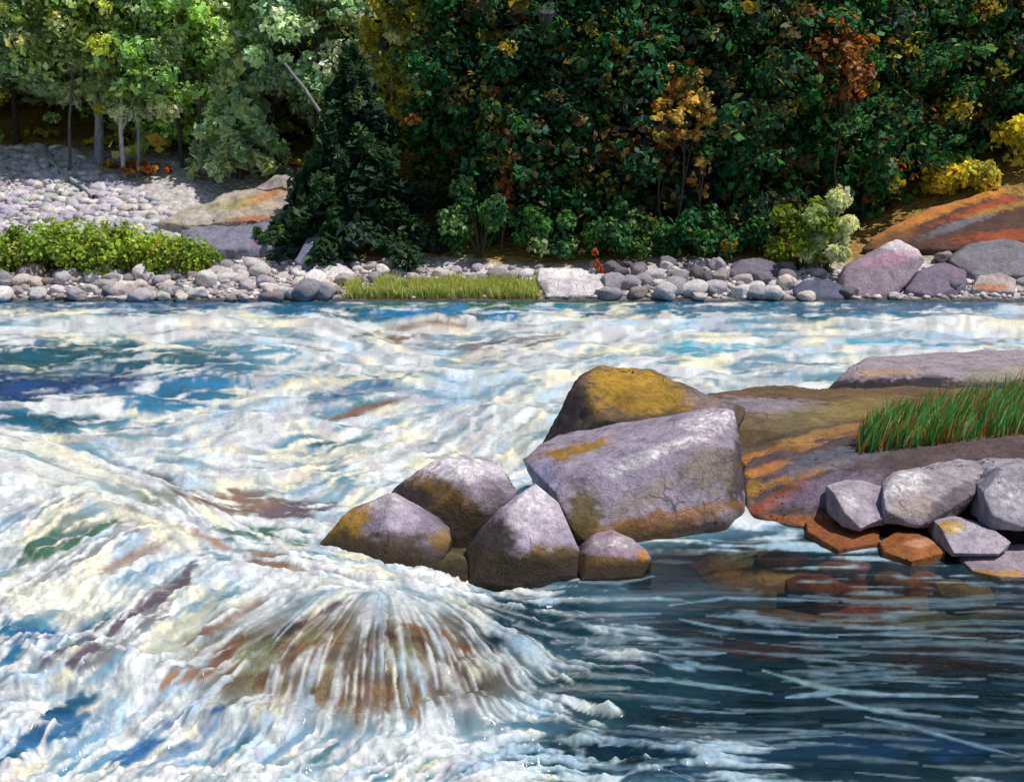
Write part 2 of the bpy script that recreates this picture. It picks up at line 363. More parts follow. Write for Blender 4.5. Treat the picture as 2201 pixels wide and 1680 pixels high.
# rocks at the right
hull_rock('boulder', 'white topped lavender boulder leaning over the dark gap at the right bank', 'boulder',
  [(1898, 1058, 9.6), (1925, 1022, 9.8), (2000, 1008, 9.95), (2140, 992, 10.1), (2200, 985, 10.2), (2110, 1050, 9.6), (2040, 1095, 9.4), (1965, 1128, 9.35), (1902, 1095, 9.45)],
  (.38, .34, .38), th=.35, L=.038, smooth=4, amp=.03, drop=.02, seed=11, wet=(-.1, .06),
  paints=[(1940, 1035, 60, 28, -10, WHT, .85), (1960, 1090, 60, 30, 0, (.42, .33, .25), .5), (2060, 1075, 90, 26, -32, (.13, .11, .12), .85)])  # white upper left painted as lit, dark lower right as shaded
hull_rock('boulder', 'small lavender wedge shaped rock standing left of the white topped boulder', 'boulder',
  [(1792, 1060, 9.75), (1850, 1040, 9.9), (1905, 1048, 9.85), (1905, 1110, 9.5), (1850, 1135, 9.3), (1815, 1100, 9.45)],
  (.42, .37, .43), th=.4, L=.034, smooth=3, amp=.018, drop=.04, seed=12, wet=(-.1, .05), paints=[(1825, 1070, 30, 16, 30, WHT, .5), (1890, 1085, 18, 40, 0, (.25, .2, .3), .7)])  # right side darkened as shade, white put on the lit left
hull_rock('boulder', 'pale boulder cut by the right edge of the view', 'boulder',
  [(2112, 1060, 9.3), (2150, 1005, 9.5), (2210, 985, 9.6), (2340, 1010, 9.5), (2360, 1120, 9.2), (2210, 1135, 9.05), (2135, 1110, 9.1)],
  (.38, .35, .41), th=.4, L=.038, smooth=4, amp=.022, drop=.04, seed=13, wet=(-.1, .05), paints=[(2160, 1060, 40, 30, 0, WHT, .6)])
hull_rock('boulder', 'blunt small lavender stone with a yellow upper left corner near the right bank waterline', 'stone',
  [(2020, 1130, 9.15), (2060, 1118, 9.2), (2140, 1140, 9.1), (2172, 1165, 9.0), (2150, 1190, 8.8), (2050, 1188, 8.8)],
  (.4, .36, .42), th=.35, L=.03, smooth=3, amp=.014, drop=.04, seed=14, wet=(-.1, .04), paints=[(2040, 1128, 32, 14, 10, (.6, .36, .06), .95), (2070, 1135, 25, 10, 0, WHT, .5)])
hull_rock('boulder', 'flat wet orange stone at the waterline under the wedge shaped rock', 'stone',
  [(1735, 1140, 9.55), (1800, 1128, 9.7), (1890, 1140, 9.55), (1890, 1165, 9.3), (1800, 1180, 9.1)],
  (.26, .085, .025), th=.3, L=.035, smooth=4, amp=.015, seed=15, wet=(-.2, -.02))
hull_rock('boulder', 'rounded orange stone half awash below the dark gap', 'stone',
  [(1900, 1185, 9.0), (1950, 1158, 9.15), (2000, 1160, 9.15), (2035, 1185, 8.95), (1960, 1205, 8.75)],
  (.30, .11, .03), th=.3, L=.03, smooth=4, amp=.014, seed=16, wet=(-.2, -.02), paints=[(1985, 1165, 40, 10, 0, (.6, .3, .16), .8)])
hull_rock('boulder', 'low lavender slab with an ochre front edge at the lower right waterline', 'rock slab',
  [(2070, 1205, 8.85), (2110, 1196, 8.95), (2330, 1190, 9.0), (2360, 1240, 8.4), (2150, 1238, 8.45), (2090, 1225, 8.6)],
  (.36, .3, .36), th=.3, L=.035, smooth=3, amp=.014, seed=17, wet=(-.2, -.02), paints=[(2150, 1232, 80, 10, 0, (.5, .28, .05), .9)])
hull_rock('bedrock_ledge', 'rock darkened to imitate the shadowed gap below the pale boulders of the right bank', 'rock ledge',
  [(1850, 1120, 9.9), (1900, 1060, 10.1), (2750, 1030, 10), (2800, 1180, 9.2), (2100, 1180, 9.3), (1900, 1165, 9.5)],
  (.055, .034, .028), th=.8, L=.06, amp=.03, seed=18, wet=(-.1, .05))  # near-black brown stands in for the shadow under the boulders
hull_rock('sunken_ledge', 'orange brown sunken ledge seen through the clear shallow water under the right bank', 'rock ledge',
  [(1500, 1165, Yw(1165, -.2)), (1700, 1150, Yw(1150, -.1)), (2300, 1170, Yw(1170, -.1)), (2350, 1370, Yw(1370, -.32)), (2000, 1375, Yw(1375, -.36)), (1600, 1330, Yw(1330, -.36)), (1480, 1210, Yw(1210, -.28))],
  (.30, .14, .05), th=.2, L=.06, smooth=3, amp=.03, seed=27, wet=(-1.9, -1.8), paints=[(1620, 1200, 120, 16, 0, (.3, .33, .2), .8), (1850, 1250, 130, 14, 4, (.5, .08, .03), .9), (2050, 1262, 120, 16, 0, (.55, .25, .05), .8), (1700, 1240, 110, 10, 0, (.5, .28, .06), .8), (1950, 1215, 90, 10, 0, (.12, .06, .04), .7), (2100, 1285, 140, 14, 0, (.2, .16, .06), .8), (1850, 1310, 130, 14, 3, (.42, .07, .03), .9), (2050, 1330, 150, 14, 0, (.16, .2, .07), .8), (1700, 1300, 100, 12, 0, (.12, .2, .12), .8)])  # outer red and green bands imitate bank reflections; the rest is bed
for i, (px, py, rx, col, lb) in enumerate([
    (1690, 1195, 60, (.42, .14, .03), 'rust orange sunken stone under clear water in front of the slate ledge'),
    (1820, 1215, 70, (.38, .10, .025), 'red brown sunken stone under the clear pool'),
    (1960, 1240, 80, (.34, .11, .03), 'broad orange brown sunken stone in front of the half awash stone'),
    (1640, 1165, 60, (.30, .28, .15), 'olive sunken stone below the trickle of water'),
    (1760, 1260, 70, (.28, .06, .02), 'dark red sunken stone farthest out in the pool'),
    (2090, 1270, 70, (.3, .16, .04), 'ochre sunken stone below the low lavender slab')]):
    hull_rock('sunken_stone', lb, 'stone',
      [(px-rx, py+6, Yw(py, -.12)), (px-rx*.5, py-10, Yw(py-8, -.08)), (px+rx*.5, py-9, Yw(py-8, -.08)), (px+rx, py+5, Yw(py, -.12)), (px, py+16, Yw(py+14, -.14))],
      col, th=.25, L=.05, smooth=3, amp=.015, seed=20+i, wet=(-.9, -.8))

# ------------------------------------------------------------------ river water
PVs = np.concatenate([np.arange(596, 760, 2.0), np.arange(760, 1930, 2.7)])[::-1]
PUs = np.arange(-900, 3100, 3.0)
PU, PV = np.meshgrid(PUs, PVs)
kk = (CY-PV)/F; dyy = ct+kk*st; dzz = -st+kk*ct
tt = -HC/dzz; WX = (PU-CX)/F*tt; WY = dyy*tt
far = WY > 36
WZ = np.zeros_like(WX)
# crest of the left cascade, a polyline in the world with its own height
crest = [onz(-700, 860, .6), onz(-250, 890, .6), onz(0, 926, .58), onz(160, 955, .55), onz(315, 1010, .5), (onz(440, 1120, .36)), onz(560, 1165, .28), onz(700, 1195, .2), onz(860, 1240, .12)]
best = np.full(WX.shape, 1e9); sd = np.zeros_like(WX); hh = np.zeros_like(WX)
for a, b in zip(crest[:-1], crest[1:]):
    ex, ey = b.x-a.x, b.y-a.y; l2 = ex*ex+ey*ey
    t = np.clip(((WX-a.x)*ex+(WY-a.y)*ey)/l2, 0, 1)
    qx = WX-(a.x+t*ex); qy = WY-(a.y+t*ey); d = np.hypot(qx, qy)
    sgn = np.sign(ey*qx-ex*qy)
    m = d < best
    best = np.where(m, d, best); sd = np.where(m, d*sgn, sd); hh = np.where(m, a.z+t*(b.z-a.z), hh)
casc = hh*sst(-.75, .12, sd)*(1-sst(.2, 4.2, sd))
WZ += casc
# veil dome over the sunken boulder
ap = onz(815, 1295, .26); dcx, dcy = ap.x-.05, ap.y-.05
ddx = WX-dcx; ddy = WY-dcy
rx_ = np.where(ddx < 0, 1.35, .92); ry_ = np.where(ddy < 0, 1.05, 1.5)
rr = np.sqrt((ddx/rx_)**2+(ddy/ry_)**2)
dome = .27*np.clip(1-rr**2.2, 0, 1)**.8
ROCKZ = dome.copy()
WZ = np.maximum(WZ, dome) + .25*np.minimum(WZ, dome)
# swells and standing waves in the river
def swell(px, py, rx, ry, h, ang=0):
    global WZ
    p = onz(px, py); c, s = math.cos(R(ang)), math.sin(R(ang))
    dx = WX-p.x; dy = WY-p.y
    WZ = WZ+h*np.exp(-((dx*c+dy*s)/rx)**2-((-dx*s+dy*c)/ry)**2)
for a in [(520, 935, 1.3, .7, .3), (330, 690, 5, 1.0, .16), (930, 700, 2.2, .7, .3), (1600, 700, 4, 1.0, .15), (2050, 700, 3, 1.0, .16), (850, 800, 1.5, .5, .18, -20), (640, 770, 2, .6, .15), (1180, 820, 2, .6, .14), (430, 1050, .9, .5, .16), (1050, 900, 1.2, .5, .12),
          (60, 1470, .55, .3, .16), (250, 1500, .5, .25, .12), (1010, 1560, .35, .2, .1), (840, 1600, .4, .2, .08), (560, 1570, .45, .22, .1), (400, 1500, .4, .2, .06), (1588, 1108, .09, .16, .16), (1560, 1122, .16, .12, .06)]: swell(*a)
pool = sst(-.1, .9, WX-.35+.25*(WY-7))*np.where(WX > .5, sst(11.5, 10.3, WY), sst(9.4, 8.6, WY))
pool = np.maximum(pool, sst(1150, 1400, PU)*sst(1100, 1150, PV)*0+pool)
rough = np.clip(1-pool, 0, 1)*sst(33.2, 31.5, WY)
w1 = fbm(WX*.8+WY*.4, WY*1.1, 51, 4)-.5; w2 = fbm(WX*2.4+WY, WY*3.4, 61, 4)-.5; w3 = fbm(WX*7, WY*9, 71, 3)-.5
nearf = np.clip(9/np.maximum(WY, 3), .3, 1.3)
WZ += rough*(w1*.30*np.clip(WY/12, .5, 1.2)+w2*.16*nearf+w3*.018*nearf)*(1-.7*sst(.02, .2, dome)*sst(.2, 1.2, -ddy+.9))
r1 = fbm(WX*.9+WY*.3, WY*3.2, 81, 3)-.5; r2 = fbm(WX*2.2-WY*.8, WY*8, 91, 3)-.5
WZ += (1-rough)*(r1*.038+r2*.016)*sst(34, 31, WY)
# ---- painted-in-place fields: brush ellipses in (PX,PY) of the real surface point
PX, PY = proj(WX, WY, WZ)
jx = (fbm(PX/70, PY/45, 101)-.5)*110; jy = (fbm(PX/70+9, PY/45, 111)-.5)*50
def brush(A, items, jit=1.0):
    for (x, y, rx, ry, ang, val) in items:
        a = R(ang); dx = PX+jx*jit-x; dy = PY+jy*jit-y
        e = np.sqrt(((dx*math.cos(a)+dy*math.sin(a))/rx)**2+((-dx*math.sin(a)+dy*math.cos(a))/ry)**2)
        wg = sst(1.25, .55, e)
        if A.ndim == 3: A = A*(1-wg[..., None])+np.array(val)*wg[..., None]
        else: A = A*(1-wg)+val*wg
    return A
FO = np.full(WX.shape, .92)
FO = brush(FO, [(1100, 655, 1900, 16, 0, .04), (1500, 668, 500, 12, 1, .15), (800, 672, 130, 12, 0, .1), (1000, 675, 120, 12, 0, .15),
  (130, 775, 360, 42, -3, .14), (150, 835, 360, 48, 0, .04), (430, 770, 280, 26, -3, .22), (430, 840, 280, 40, -6, .28), (90, 900, 210, 30, 4, .06), (330, 880, 150, 24, -18, .25), (150, 870, 120, 16, -3, .55), (690, 840, 190, 18, -10, .55),
  (900, 712, 120, 16, -8, .35), (1100, 735, 150, 14, -6, .5), (1480, 742, 230, 14, 0, .5), (1900, 735, 200, 10, 0, .6), (2150, 740, 80, 20, 0, .45),
  (720, 900, 160, 22, -20, .62), (680, 960, 90, 16, 0, .4), (1000, 935, 140, 16, -28, .72), (760, 1010, 130, 20, -10, .7), (480, 1075, 200, 26, 6, .32), (620, 1095, 150, 22, 10, .35), (380, 1045, 70, 14, 25, .3),
  (600, 1150, 130, 26, 12, .45), (520, 1190, 120, 20, 8, .45), (660, 1210, 120, 16, 12, .4),
  (150, 1030, 250, 70, 22, .95), (330, 1110, 150, 40, 35, .95), (120, 1290, 190, 60, 0, .95),
  (240, 1125, 150, 16, -32, .45), (110, 1165, 110, 18, -38, .40), (210, 1190, 110, 14, -30, .5), (310, 1310, 190, 18, -40, .28), (180, 1400, 130, 26, -35, .30), (20, 1370, 90, 40, -20, .35), (480, 1330, 130, 12, -38, .5), (560, 1260, 120, 12, -30, .55),
  (120, 1470, 200, 40, 8, .95), (90, 1575, 150, 26, -38, .26), (300, 1540, 110, 14, -10, .6), (240, 1625, 150, 20, -20, .5), (430, 1640, 120, 16, -35, .5),
  (780, 1430, 380, 130, 0, .44), (560, 1440, 160, 24, -45, .35), (680, 1400, 130, 20, -50, .35), (950, 1440, 110, 16, 40, .25), (800, 1290, 160, 30, 0, .8), (560, 1330, 120, 30, -30, .7),
  (1850, 1450, 800, 330, 0, -.08), (1420, 1215, 260, 60, 0, -.2), (1200, 1330, 200, 60, 8, .22), (1350, 1430, 200, 45, 6, .08), (1120, 1255, 160, 18, 0, -.05), (1270, 1280, 200, 20, 0, .14), (1250, 1550, 180, 70, 12, .45), (1180, 1480, 110, 50, 20, .6),
  (1450, 1600, 300, 45, 6, .14), (1150, 1650, 300, 40, 0, .36), (900, 1650, 160, 30, 0, .55), (700, 1560, 330, 40, 0, .85), (1000, 1540, 160, 40, -10, .85), (1592, 1085, 34, 40, 20, 1.0), (1555, 1122, 60, 12, -20, .85), (1580, 1150, 90, 14, 0, .1), (1750, 700, 520, 22, 0, .85), (1650, 800, 420, 30, 0, .8), (1350, 830, 200, 50, -15, .8)])
rgt = sst(2080, 2250, PX)*sst(1090, 1150, PY); FO = FO*(1-rgt)-.06*rgt
# ---- flow direction (in the ground plane of the mesh) and line integral convolution
ctrl = [(300, 690, 1, 0), (1000, 690, 1, -.05), (1800, 690, 1, 0), (150, 790, 1, -.03), (600, 770, 1, .05), (800, 770, 1, .45), (930, 830, 1, .3), (1000, 760, 1, -.2), (1300, 800, 1, -.2), (1600, 760, 1, -.02), (2000, 780, 1, 0),
  (500, 850, 1, -.15), (800, 870, 1, -.3), (1050, 900, 1, -.55), (700, 950, 1, -.25), (450, 920, 1, -.3), (950, 960, 1, -.6), (780, 1050, 1, -.35), (500, 1000, 1, .05), (550, 1090, 1, -.15),
  (100, 980, 1, .25), (260, 1020, 1, .5), (390, 1110, 1, .7), (150, 1100, 1, -.45), (280, 1180, 1, -.65), (100, 1250, 1, -.4), (300, 1300, 1, -.8), (450, 1250, 1, -.6), (550, 1180, 1, .2), (680, 1220, 1, .15), (150, 1400, 1, -.75), (450, 1380, 1, -.75),
  (100, 1480, 1, .1), (120, 1580, 1, -.7), (300, 1600, 1, -.45), (600, 1620, 1, -.5), (850, 1640, 1, -.3), (1050, 1600, 1, -.25), (1200, 1500, 1, .3), (1150, 1400, 1, .35), (1150, 1320, 1, .18), (1300, 1300, 1, .02), (1500, 1350, 1, .05), (1700, 1500, 1, .08), (2000, 1400, 1, 0), (2000, 1600, 1, .1), (1400, 1600, 1, .1), (1700, 1200, 1, 0), (1600, 1640, 1, .02)]
c2 = np.zeros_like(WX); s2 = np.zeros_like(WX)
for (x, y, dx, dy) in ctrl:
    a = 2*math.atan2(dy, dx); wg = 1/(((PX-x)/1.6)**2+(PY-y)**2+900)**1.6
    c2 += wg*math.cos(a); s2 += wg*math.sin(a)
ang = np.arctan2(s2, c2)/2
ang = ang+(fbm(PX/120, PY/60, 131)-.5)*.5*(PY > 660)*sst(1300, 1000, PX+0*PY)
apx, apy = 815, 1225
fan = sst(1.25, .8, np.sqrt(((PX-760)/400)**2+((PY-1425)/150)**2))
fa = np.arctan2((PY-apy), (PX-apx)*.85)
DX = np.cos(ang)*(1-fan)+np.sign(np.cos(ang)*np.cos(fa)+np.sin(ang)*np.sin(fa)+1e-6)*np.cos(fa)*fan
DY = np.sin(ang)*(1-fan)+np.sign(np.cos(ang)*np.cos(fa)+np.sin(ang)*np.sin(fa)+1e-6)*np.sin(fa)*fan
nn = np.hypot(DX, DY)+1e-6; DX /= nn; DY /= nn
rows, cols_ = WX.shape
rowpos = PVs; # descending
def gidx(u, v):
    ci = np.clip((u-PUs[0])/3.0, 0, cols_-1.001)
    ri = np.where(v >= 758.6, (PVs[0]-v)/2.7, (rows-1)-(v-596)/2.0)
    return np.clip(ri, 0, rows-1.001), ci
def lic(src, L, step):
    acc = np.zeros_like(WX); n = 0
    for sg in (1, -1):
        u = PU.copy(); v = PV.copy()
        for k in range(L):
            rf, cf = gidx(u, v); ri = rf.astype(int); ci = cf.astype(int); a = rf-ri; b = cf-ci
            acc += (src[ri, ci]*(1-b)+src[ri, ci+1]*b)*(1-a)+(src[ri+1, ci]*(1-b)+src[ri+1, ci+1]*b)*a; n += 1
            u = u+sg*DX[ri, ci]*step; v = v+sg*DY[ri, ci]*step
    return acc/n
def rank(a):
    f = a.ravel(); o = np.argsort(f, kind='stable'); r = np.empty(len(f)); r[o] = np.linspace(0, 1, len(f)); return r.reshape(a.shape)
def wht(a): return (a-a.mean())/a.std()
s_f = vn(PU/7, PV/5, 201); s_c = fbm(PU/26, PV/15, 211, 3)
L1 = lic(s_f, 20, 2.7); L2 = lic(s_c, 22, 4.5); L3 = lic(vn(PU/13, PV/9, 221), 22, 4.0)
lump = fbm(WX*2.5, WY*4.0, 231, 5)
lump2 = fbm(WX*7, WY*12, 241, 4)
lc = rank(wht(L1)*.5+wht(L2)*.65+wht(L3)*.45+(wht(lump)*.6+wht(lump2)*.28)*(1-.8*np.maximum(fan, np.maximum(pool, .75*sst(.08, .35, casc))))+fan*wht(fbm(PX/75, PY/55, 271, 3))*.9)
lf = rank(L1)
thr = 1-FO
soft = .31+.1*fan
foam = sst(-soft, soft, lc-thr)
foam = np.clip(foam+ .35*(lf-.5)*sst(.05, .5, foam)*sst(1.02, .7, foam), 0, 1)
# foam lines and flecks; on the pool, streaks painted as sky reflections: polylines with width
def stroke(pts, wid, val, fade=True):
    global foam  # mask of foam and of the painted sky streaks on the pool
    xs_ = [p[0] for p in pts]; ys_ = [p[1] for p in pts]
    m0 = (PX > min(xs_)-40) & (PX < max(xs_)+40) & (PY > min(ys_)-40) & (PY < max(ys_)+40)
    X_, Y_ = PX[m0], PY[m0]
    if not len(X_): return
    D = np.full(X_.shape, 1e9); T = np.zeros_like(X_)
    n = len(pts)-1
    for i in range(n):
        (x0, y0), (x1, y1) = pts[i], pts[i+1]
        ex, ey = x1-x0, y1-y0; t = np.clip(((X_-x0)*ex+(Y_-y0)*ey)/(ex*ex+ey*ey), 0, 1)
        d = np.hypot((X_-x0-t*ex)*.8, Y_-y0-t*ey); m = d < D
        D = np.where(m, d, D); T = np.where(m, (i+t)/n, T)
    ww = wid*(.35+.65*np.sin(np.pi*np.clip(T, .04, .96))) if fade else wid
    ww = ww*(.5+1.0*vn(X_/30, Y_/9, 301))
    foam[m0] = np.maximum(foam[m0], val*(.55+.45*vn(X_/18, Y_/6, 303))*sst(1.15, .1, D/ww))
for s in [([(1690, 1498), (1760, 1490), (1830, 1488)], 8, .7), ([(1640, 1440), (1730, 1468), (1800, 1482), (1900, 1492), (2100, 1496)], 8, .65), ([(1780, 1500), (1850, 1520), (1940, 1532), (2020, 1540)], 8, .65), ([(1860, 1540), (1960, 1560), (2060, 1590), (2190, 1625)], 6, .55),
          ([(1440, 1300), (1560, 1285), (1680, 1287), (1800, 1292)], 5, .55), ([(1460, 1330), (1560, 1352), (1680, 1360), (1800, 1368)], 6, .6), ([(1780, 1364), (1880, 1362), (2010, 1366), (2120, 1372)], 4, .55), ([(1620, 1380), (1750, 1392), (1900, 1402), (2050, 1404)], 4, .3), ([(1800, 1450), (1930, 1462), (2080, 1468)], 4, .35),
          ([(1330, 1455), (1440, 1462), (1560, 1478), (1660, 1490)], 7, .6), ([(1380, 1515), (1500, 1528), (1600, 1532)], 5, .45), ([(1420, 1400), (1490, 1404), (1560, 1402)], 9, .55), ([(1230, 1390), (1290, 1398), (1330, 1402)], 9, .7), ([(1100, 1340), (1160, 1358), (1260, 1372)], 8, .6), ([(1120, 1285), (1220, 1288), (1420, 1286)], 8, .6), ([(1150, 1310), (1240, 1322), (1420, 1318)], 7, .55), ([(1300, 1350), (1390, 1360), (1440, 1372)], 8, .5),
          ([(1290, 1600), (1360, 1592), (1440, 1600)], 7, .7), ([(1560, 1592), (1620, 1594), (1660, 1604)], 6, .7), ([(1480, 1612), (1530, 1618)], 9, .6), ([(1350, 1560), (1450, 1566), (1580, 1572)], 6, .5), ([(1240, 1640), (1330, 1648), (1450, 1640)], 8, .55), ([(1500, 1560), (1640, 1566), (1760, 1570)], 5, .35),
          ([(80, 800), (150, 790), (240, 793), (330, 800)], 4, .8), ([(0, 815), (120, 806), (210, 803), (300, 812)], 4, .6), ([(40, 845), (110, 838), (130, 836)], 6, .5), ([(60, 890), (130, 880), (240, 876)], 8, .6), ([(870, 780), (920, 810), (955, 832)], 6, .9)]:
    stroke(*s)
for k in range(46):
    a = R(rng.uniform(-72, 80)); r0 = rng.uniform(60, 130); r1 = r0+rng.uniform(60, 190)
    fx = lambda r: (815+math.sin(a)*r*1.5, 1225+math.cos(a)*r)
    stroke([fx(r0), fx((r0+r1)/2), fx(r1)], rng.uniform(3, 9), rng.uniform(.25, .7))
HOLE = np.zeros(WX.shape); HC_ = np.zeros(WX.shape+(3,))
def hole(pts, wid, val, col):
    xs_ = [p[0] for p in pts]; ys_ = [p[1] for p in pts]
    m0 = (PX > min(xs_)-60) & (PX < max(xs_)+60) & (PY > min(ys_)-60) & (PY < max(ys_)+60)
    X_, Y_ = PX[m0]+jx[m0]*.22, PY[m0]+jy[m0]*.3
    D = np.full(X_.shape, 1e9); Tm = np.zeros_like(X_); n = len(pts)-1
    for i in range(n):
        (x0, y0), (x1, y1) = pts[i], pts[i+1]; ex, ey = x1-x0, y1-y0
        t = np.clip(((X_-x0)*ex+(Y_-y0)*ey)/(ex*ex+ey*ey), 0, 1); d = np.hypot(X_-x0-t*ex, Y_-y0-t*ey); mm = d < D
        D = np.where(mm, d, D); Tm = np.where(mm, (i+t)/n, Tm)
    wv = wid*(.25+.75*np.sin(np.pi*np.clip(Tm, .03, .97)))
    wv = wv*(1.5 if pts[0][1] > 1040 else 1.15)
    g = min(1, val*1.15)*sst(1.35, .2, D/wv)*sst(.92, .5, lf[m0]+.15*(lc[m0]-.5))
    HOLE[m0] = np.maximum(HOLE[m0], g); q = (g > .03)
    tmp = HC_[m0]; tmp[q] = col; HC_[m0] = tmp
GRN = (.06, .13, .08); GRY = (.17, .18, .19); PUR = (.12, .09, .12); BRW = (.2, .125, .09); ORN = (.33, .16, .07); TEA = (.03, .13, .17); SAG = (.33, .36, .28); BLU = (.03, .12, .26)
for a in [([(40, 1205), (130, 1165), (250, 1120)], 16, .9, GRN), ([(110, 1225), (220, 1180), (330, 1125)], 16, .8, GRY), ([(60, 1110), (150, 1075), (220, 1060)], 10, .5, TEA), ([(210, 1235), (300, 1190), (370, 1150)], 12, .7, BRW), ([(20, 1270), (120, 1235), (210, 1215)], 12, .6, GRY),
          ([(150, 1425), (260, 1350), (320, 1295), (400, 1235)], 17, .95, PUR), ([(190, 1430), (300, 1350), (380, 1290)], 14, .85, GRY), ([(330, 1400), (400, 1340), (470, 1290)], 12, .5, SAG), ([(400, 1390), (480, 1330), (570, 1290)], 11, .7, BRW), ([(110, 1390), (180, 1350), (240, 1310)], 11, .6, TEA), ([(270, 1440), (350, 1390), (430, 1350)], 14, .5, SAG),
          ([(470, 1470), (560, 1400), (660, 1330)], 15, .9, PUR), ([(420, 1460), (470, 1420), (520, 1370)], 13, .9, ORN), ([(540, 1480), (600, 1430), (680, 1360)], 11, .8, BRW), ([(580, 1500), (640, 1450), (700, 1390)], 10, .55, SAG), ([(290, 1500), (370, 1460), (440, 1440)], 13, .8, ORN), ([(640, 1330), (700, 1310), (760, 1290)], 7, .6, PUR), ([(680, 1500), (740, 1440), (790, 1370)], 9, .5, SAG),
          ([(830, 1360), (920, 1390), (980, 1430), (1030, 1480)], 13, .9, PUR), ([(860, 1340), (940, 1360), (1010, 1400)], 8, .7, ORN), ([(830, 1560), (835, 1480), (830, 1400)], 9, .75, BRW), ([(900, 1550), (885, 1480), (865, 1400)], 8, .7, ORN), ([(760, 1550), (785, 1480), (800, 1400)], 8, .7, BRW), ([(970, 1500), (930, 1450), (890, 1390)], 8, .6, SAG), ([(720, 1530), (760, 1460), (790, 1380)], 7, .6, ORN),
          ([(380, 1060), (460, 1075), (580, 1085)], 12, .8, BRW), ([(560, 1110), (640, 1095), (720, 1080)], 12, .8, PUR), ([(460, 1130), (560, 1150), (650, 1170)], 11, .8, GRN), ([(520, 1200), (620, 1215), (700, 1222)], 10, .7, BRW), ([(380, 1130), (440, 1150), (500, 1180)], 9, .6, ORN), ([(310, 1010), (360, 1040), (400, 1065)], 9, .7, PUR), ([(600, 1010), (700, 1000), (800, 960)], 10, .5, BLU), ([(660, 960), (740, 950), (800, 930)], 9, .55, TEA),
          ([(700, 770), (760, 790), (840, 830)], 9, .7, GRY), ([(760, 720), (860, 705), (960, 690)], 9, .8, BRW), ([(1050, 740), (1120, 725), (1200, 715)], 8, .7, GRY), ([(640, 870), (720, 850), (860, 820)], 10, .6, BLU), ([(700, 900), (800, 880), (880, 850)], 9, .55, BRW), ([(900, 960), (980, 930), (1060, 890)], 9, .5, TEA), ([(1380, 745), (1500, 735), (1640, 742)], 9, .6, (.1, .38, .5)),
          ([(20, 1600), (100, 1570), (190, 1535)], 18, .9, BLU), ([(230, 1640), (330, 1610), (420, 1590)], 14, .6, BLU), ([(480, 1640), (540, 1600), (590, 1560)], 13, .6, TEA), ([(640, 1660), (690, 1630), (720, 1600)], 12, .7, TEA), ([(0, 1390), (40, 1370), (110, 1360)], 16, .8, BLU), ([(800, 1660), (860, 1640), (930, 1630)], 12, .7, TEA), ([(330, 1560), (400, 1540), (480, 1520)], 10, .5, BLU)]: hole(*a)
foam = foam*(1-HOLE*.92)
foam = foam*(1-.32*fan*(.6+.8*fbm(PX/60, PY/40, 261)))
prng = random.Random(5)  # pool streaks that imitate ripples reflecting the sky
for k in range(75):
    x = prng.uniform(1150, 2150); y = prng.uniform(1275, 1665); Ln = prng.uniform(110, 400)
    if x < 1350 and y > 1500 and prng.random() < .5: continue
    pts = [(x+Ln*t, y+.02*Ln*t+8*math.sin((x+Ln*t)/105+y/85)) for t in (0, .12, .25, .38, .5, .62, .75, .88, 1)]
    stroke(pts, prng.uniform(3, 9)*(1.3 if x < 1450 else 1), prng.uniform(.06, .34)*(1.3 if x < 1450 else 1))
# rims of foam where the current meets the rock cluster
for s in [([(690, 1180), (760, 1225), (850, 1240), (960, 1240)], 14, .9), ([(960, 1245), (1040, 1258), (1120, 1266), (1240, 1258)], 7, .6), ([(1245, 1250), (1330, 1252), (1405, 1238)], 5, .5), ([(1250, 1185), (1420, 1160), (1560, 1120)], 4, .3), ([(1160, 975), (1185, 940), (1215, 890)], 14, .85), ([(1110, 990), (1050, 985), (950, 980), (860, 1040), (820, 1060)], 10, .7), ([(1530, 845), (1660, 840), (1790, 838)], 10, .85), ([(1605, 1060), (1590, 1090), (1560, 1112), (1530, 1130)], 12, .95), ([(1540, 1130), (1600, 1136), (1660, 1132)], 5, .5), ([(1520, 1160), (1600, 1165), (1660, 1160)], 4, .4)]:
    stroke(*s)
foam = foam*sst(33.4, 32.4, WY+.4*(fbm(WX*.7, WY*.7, 77)-.5)*2)
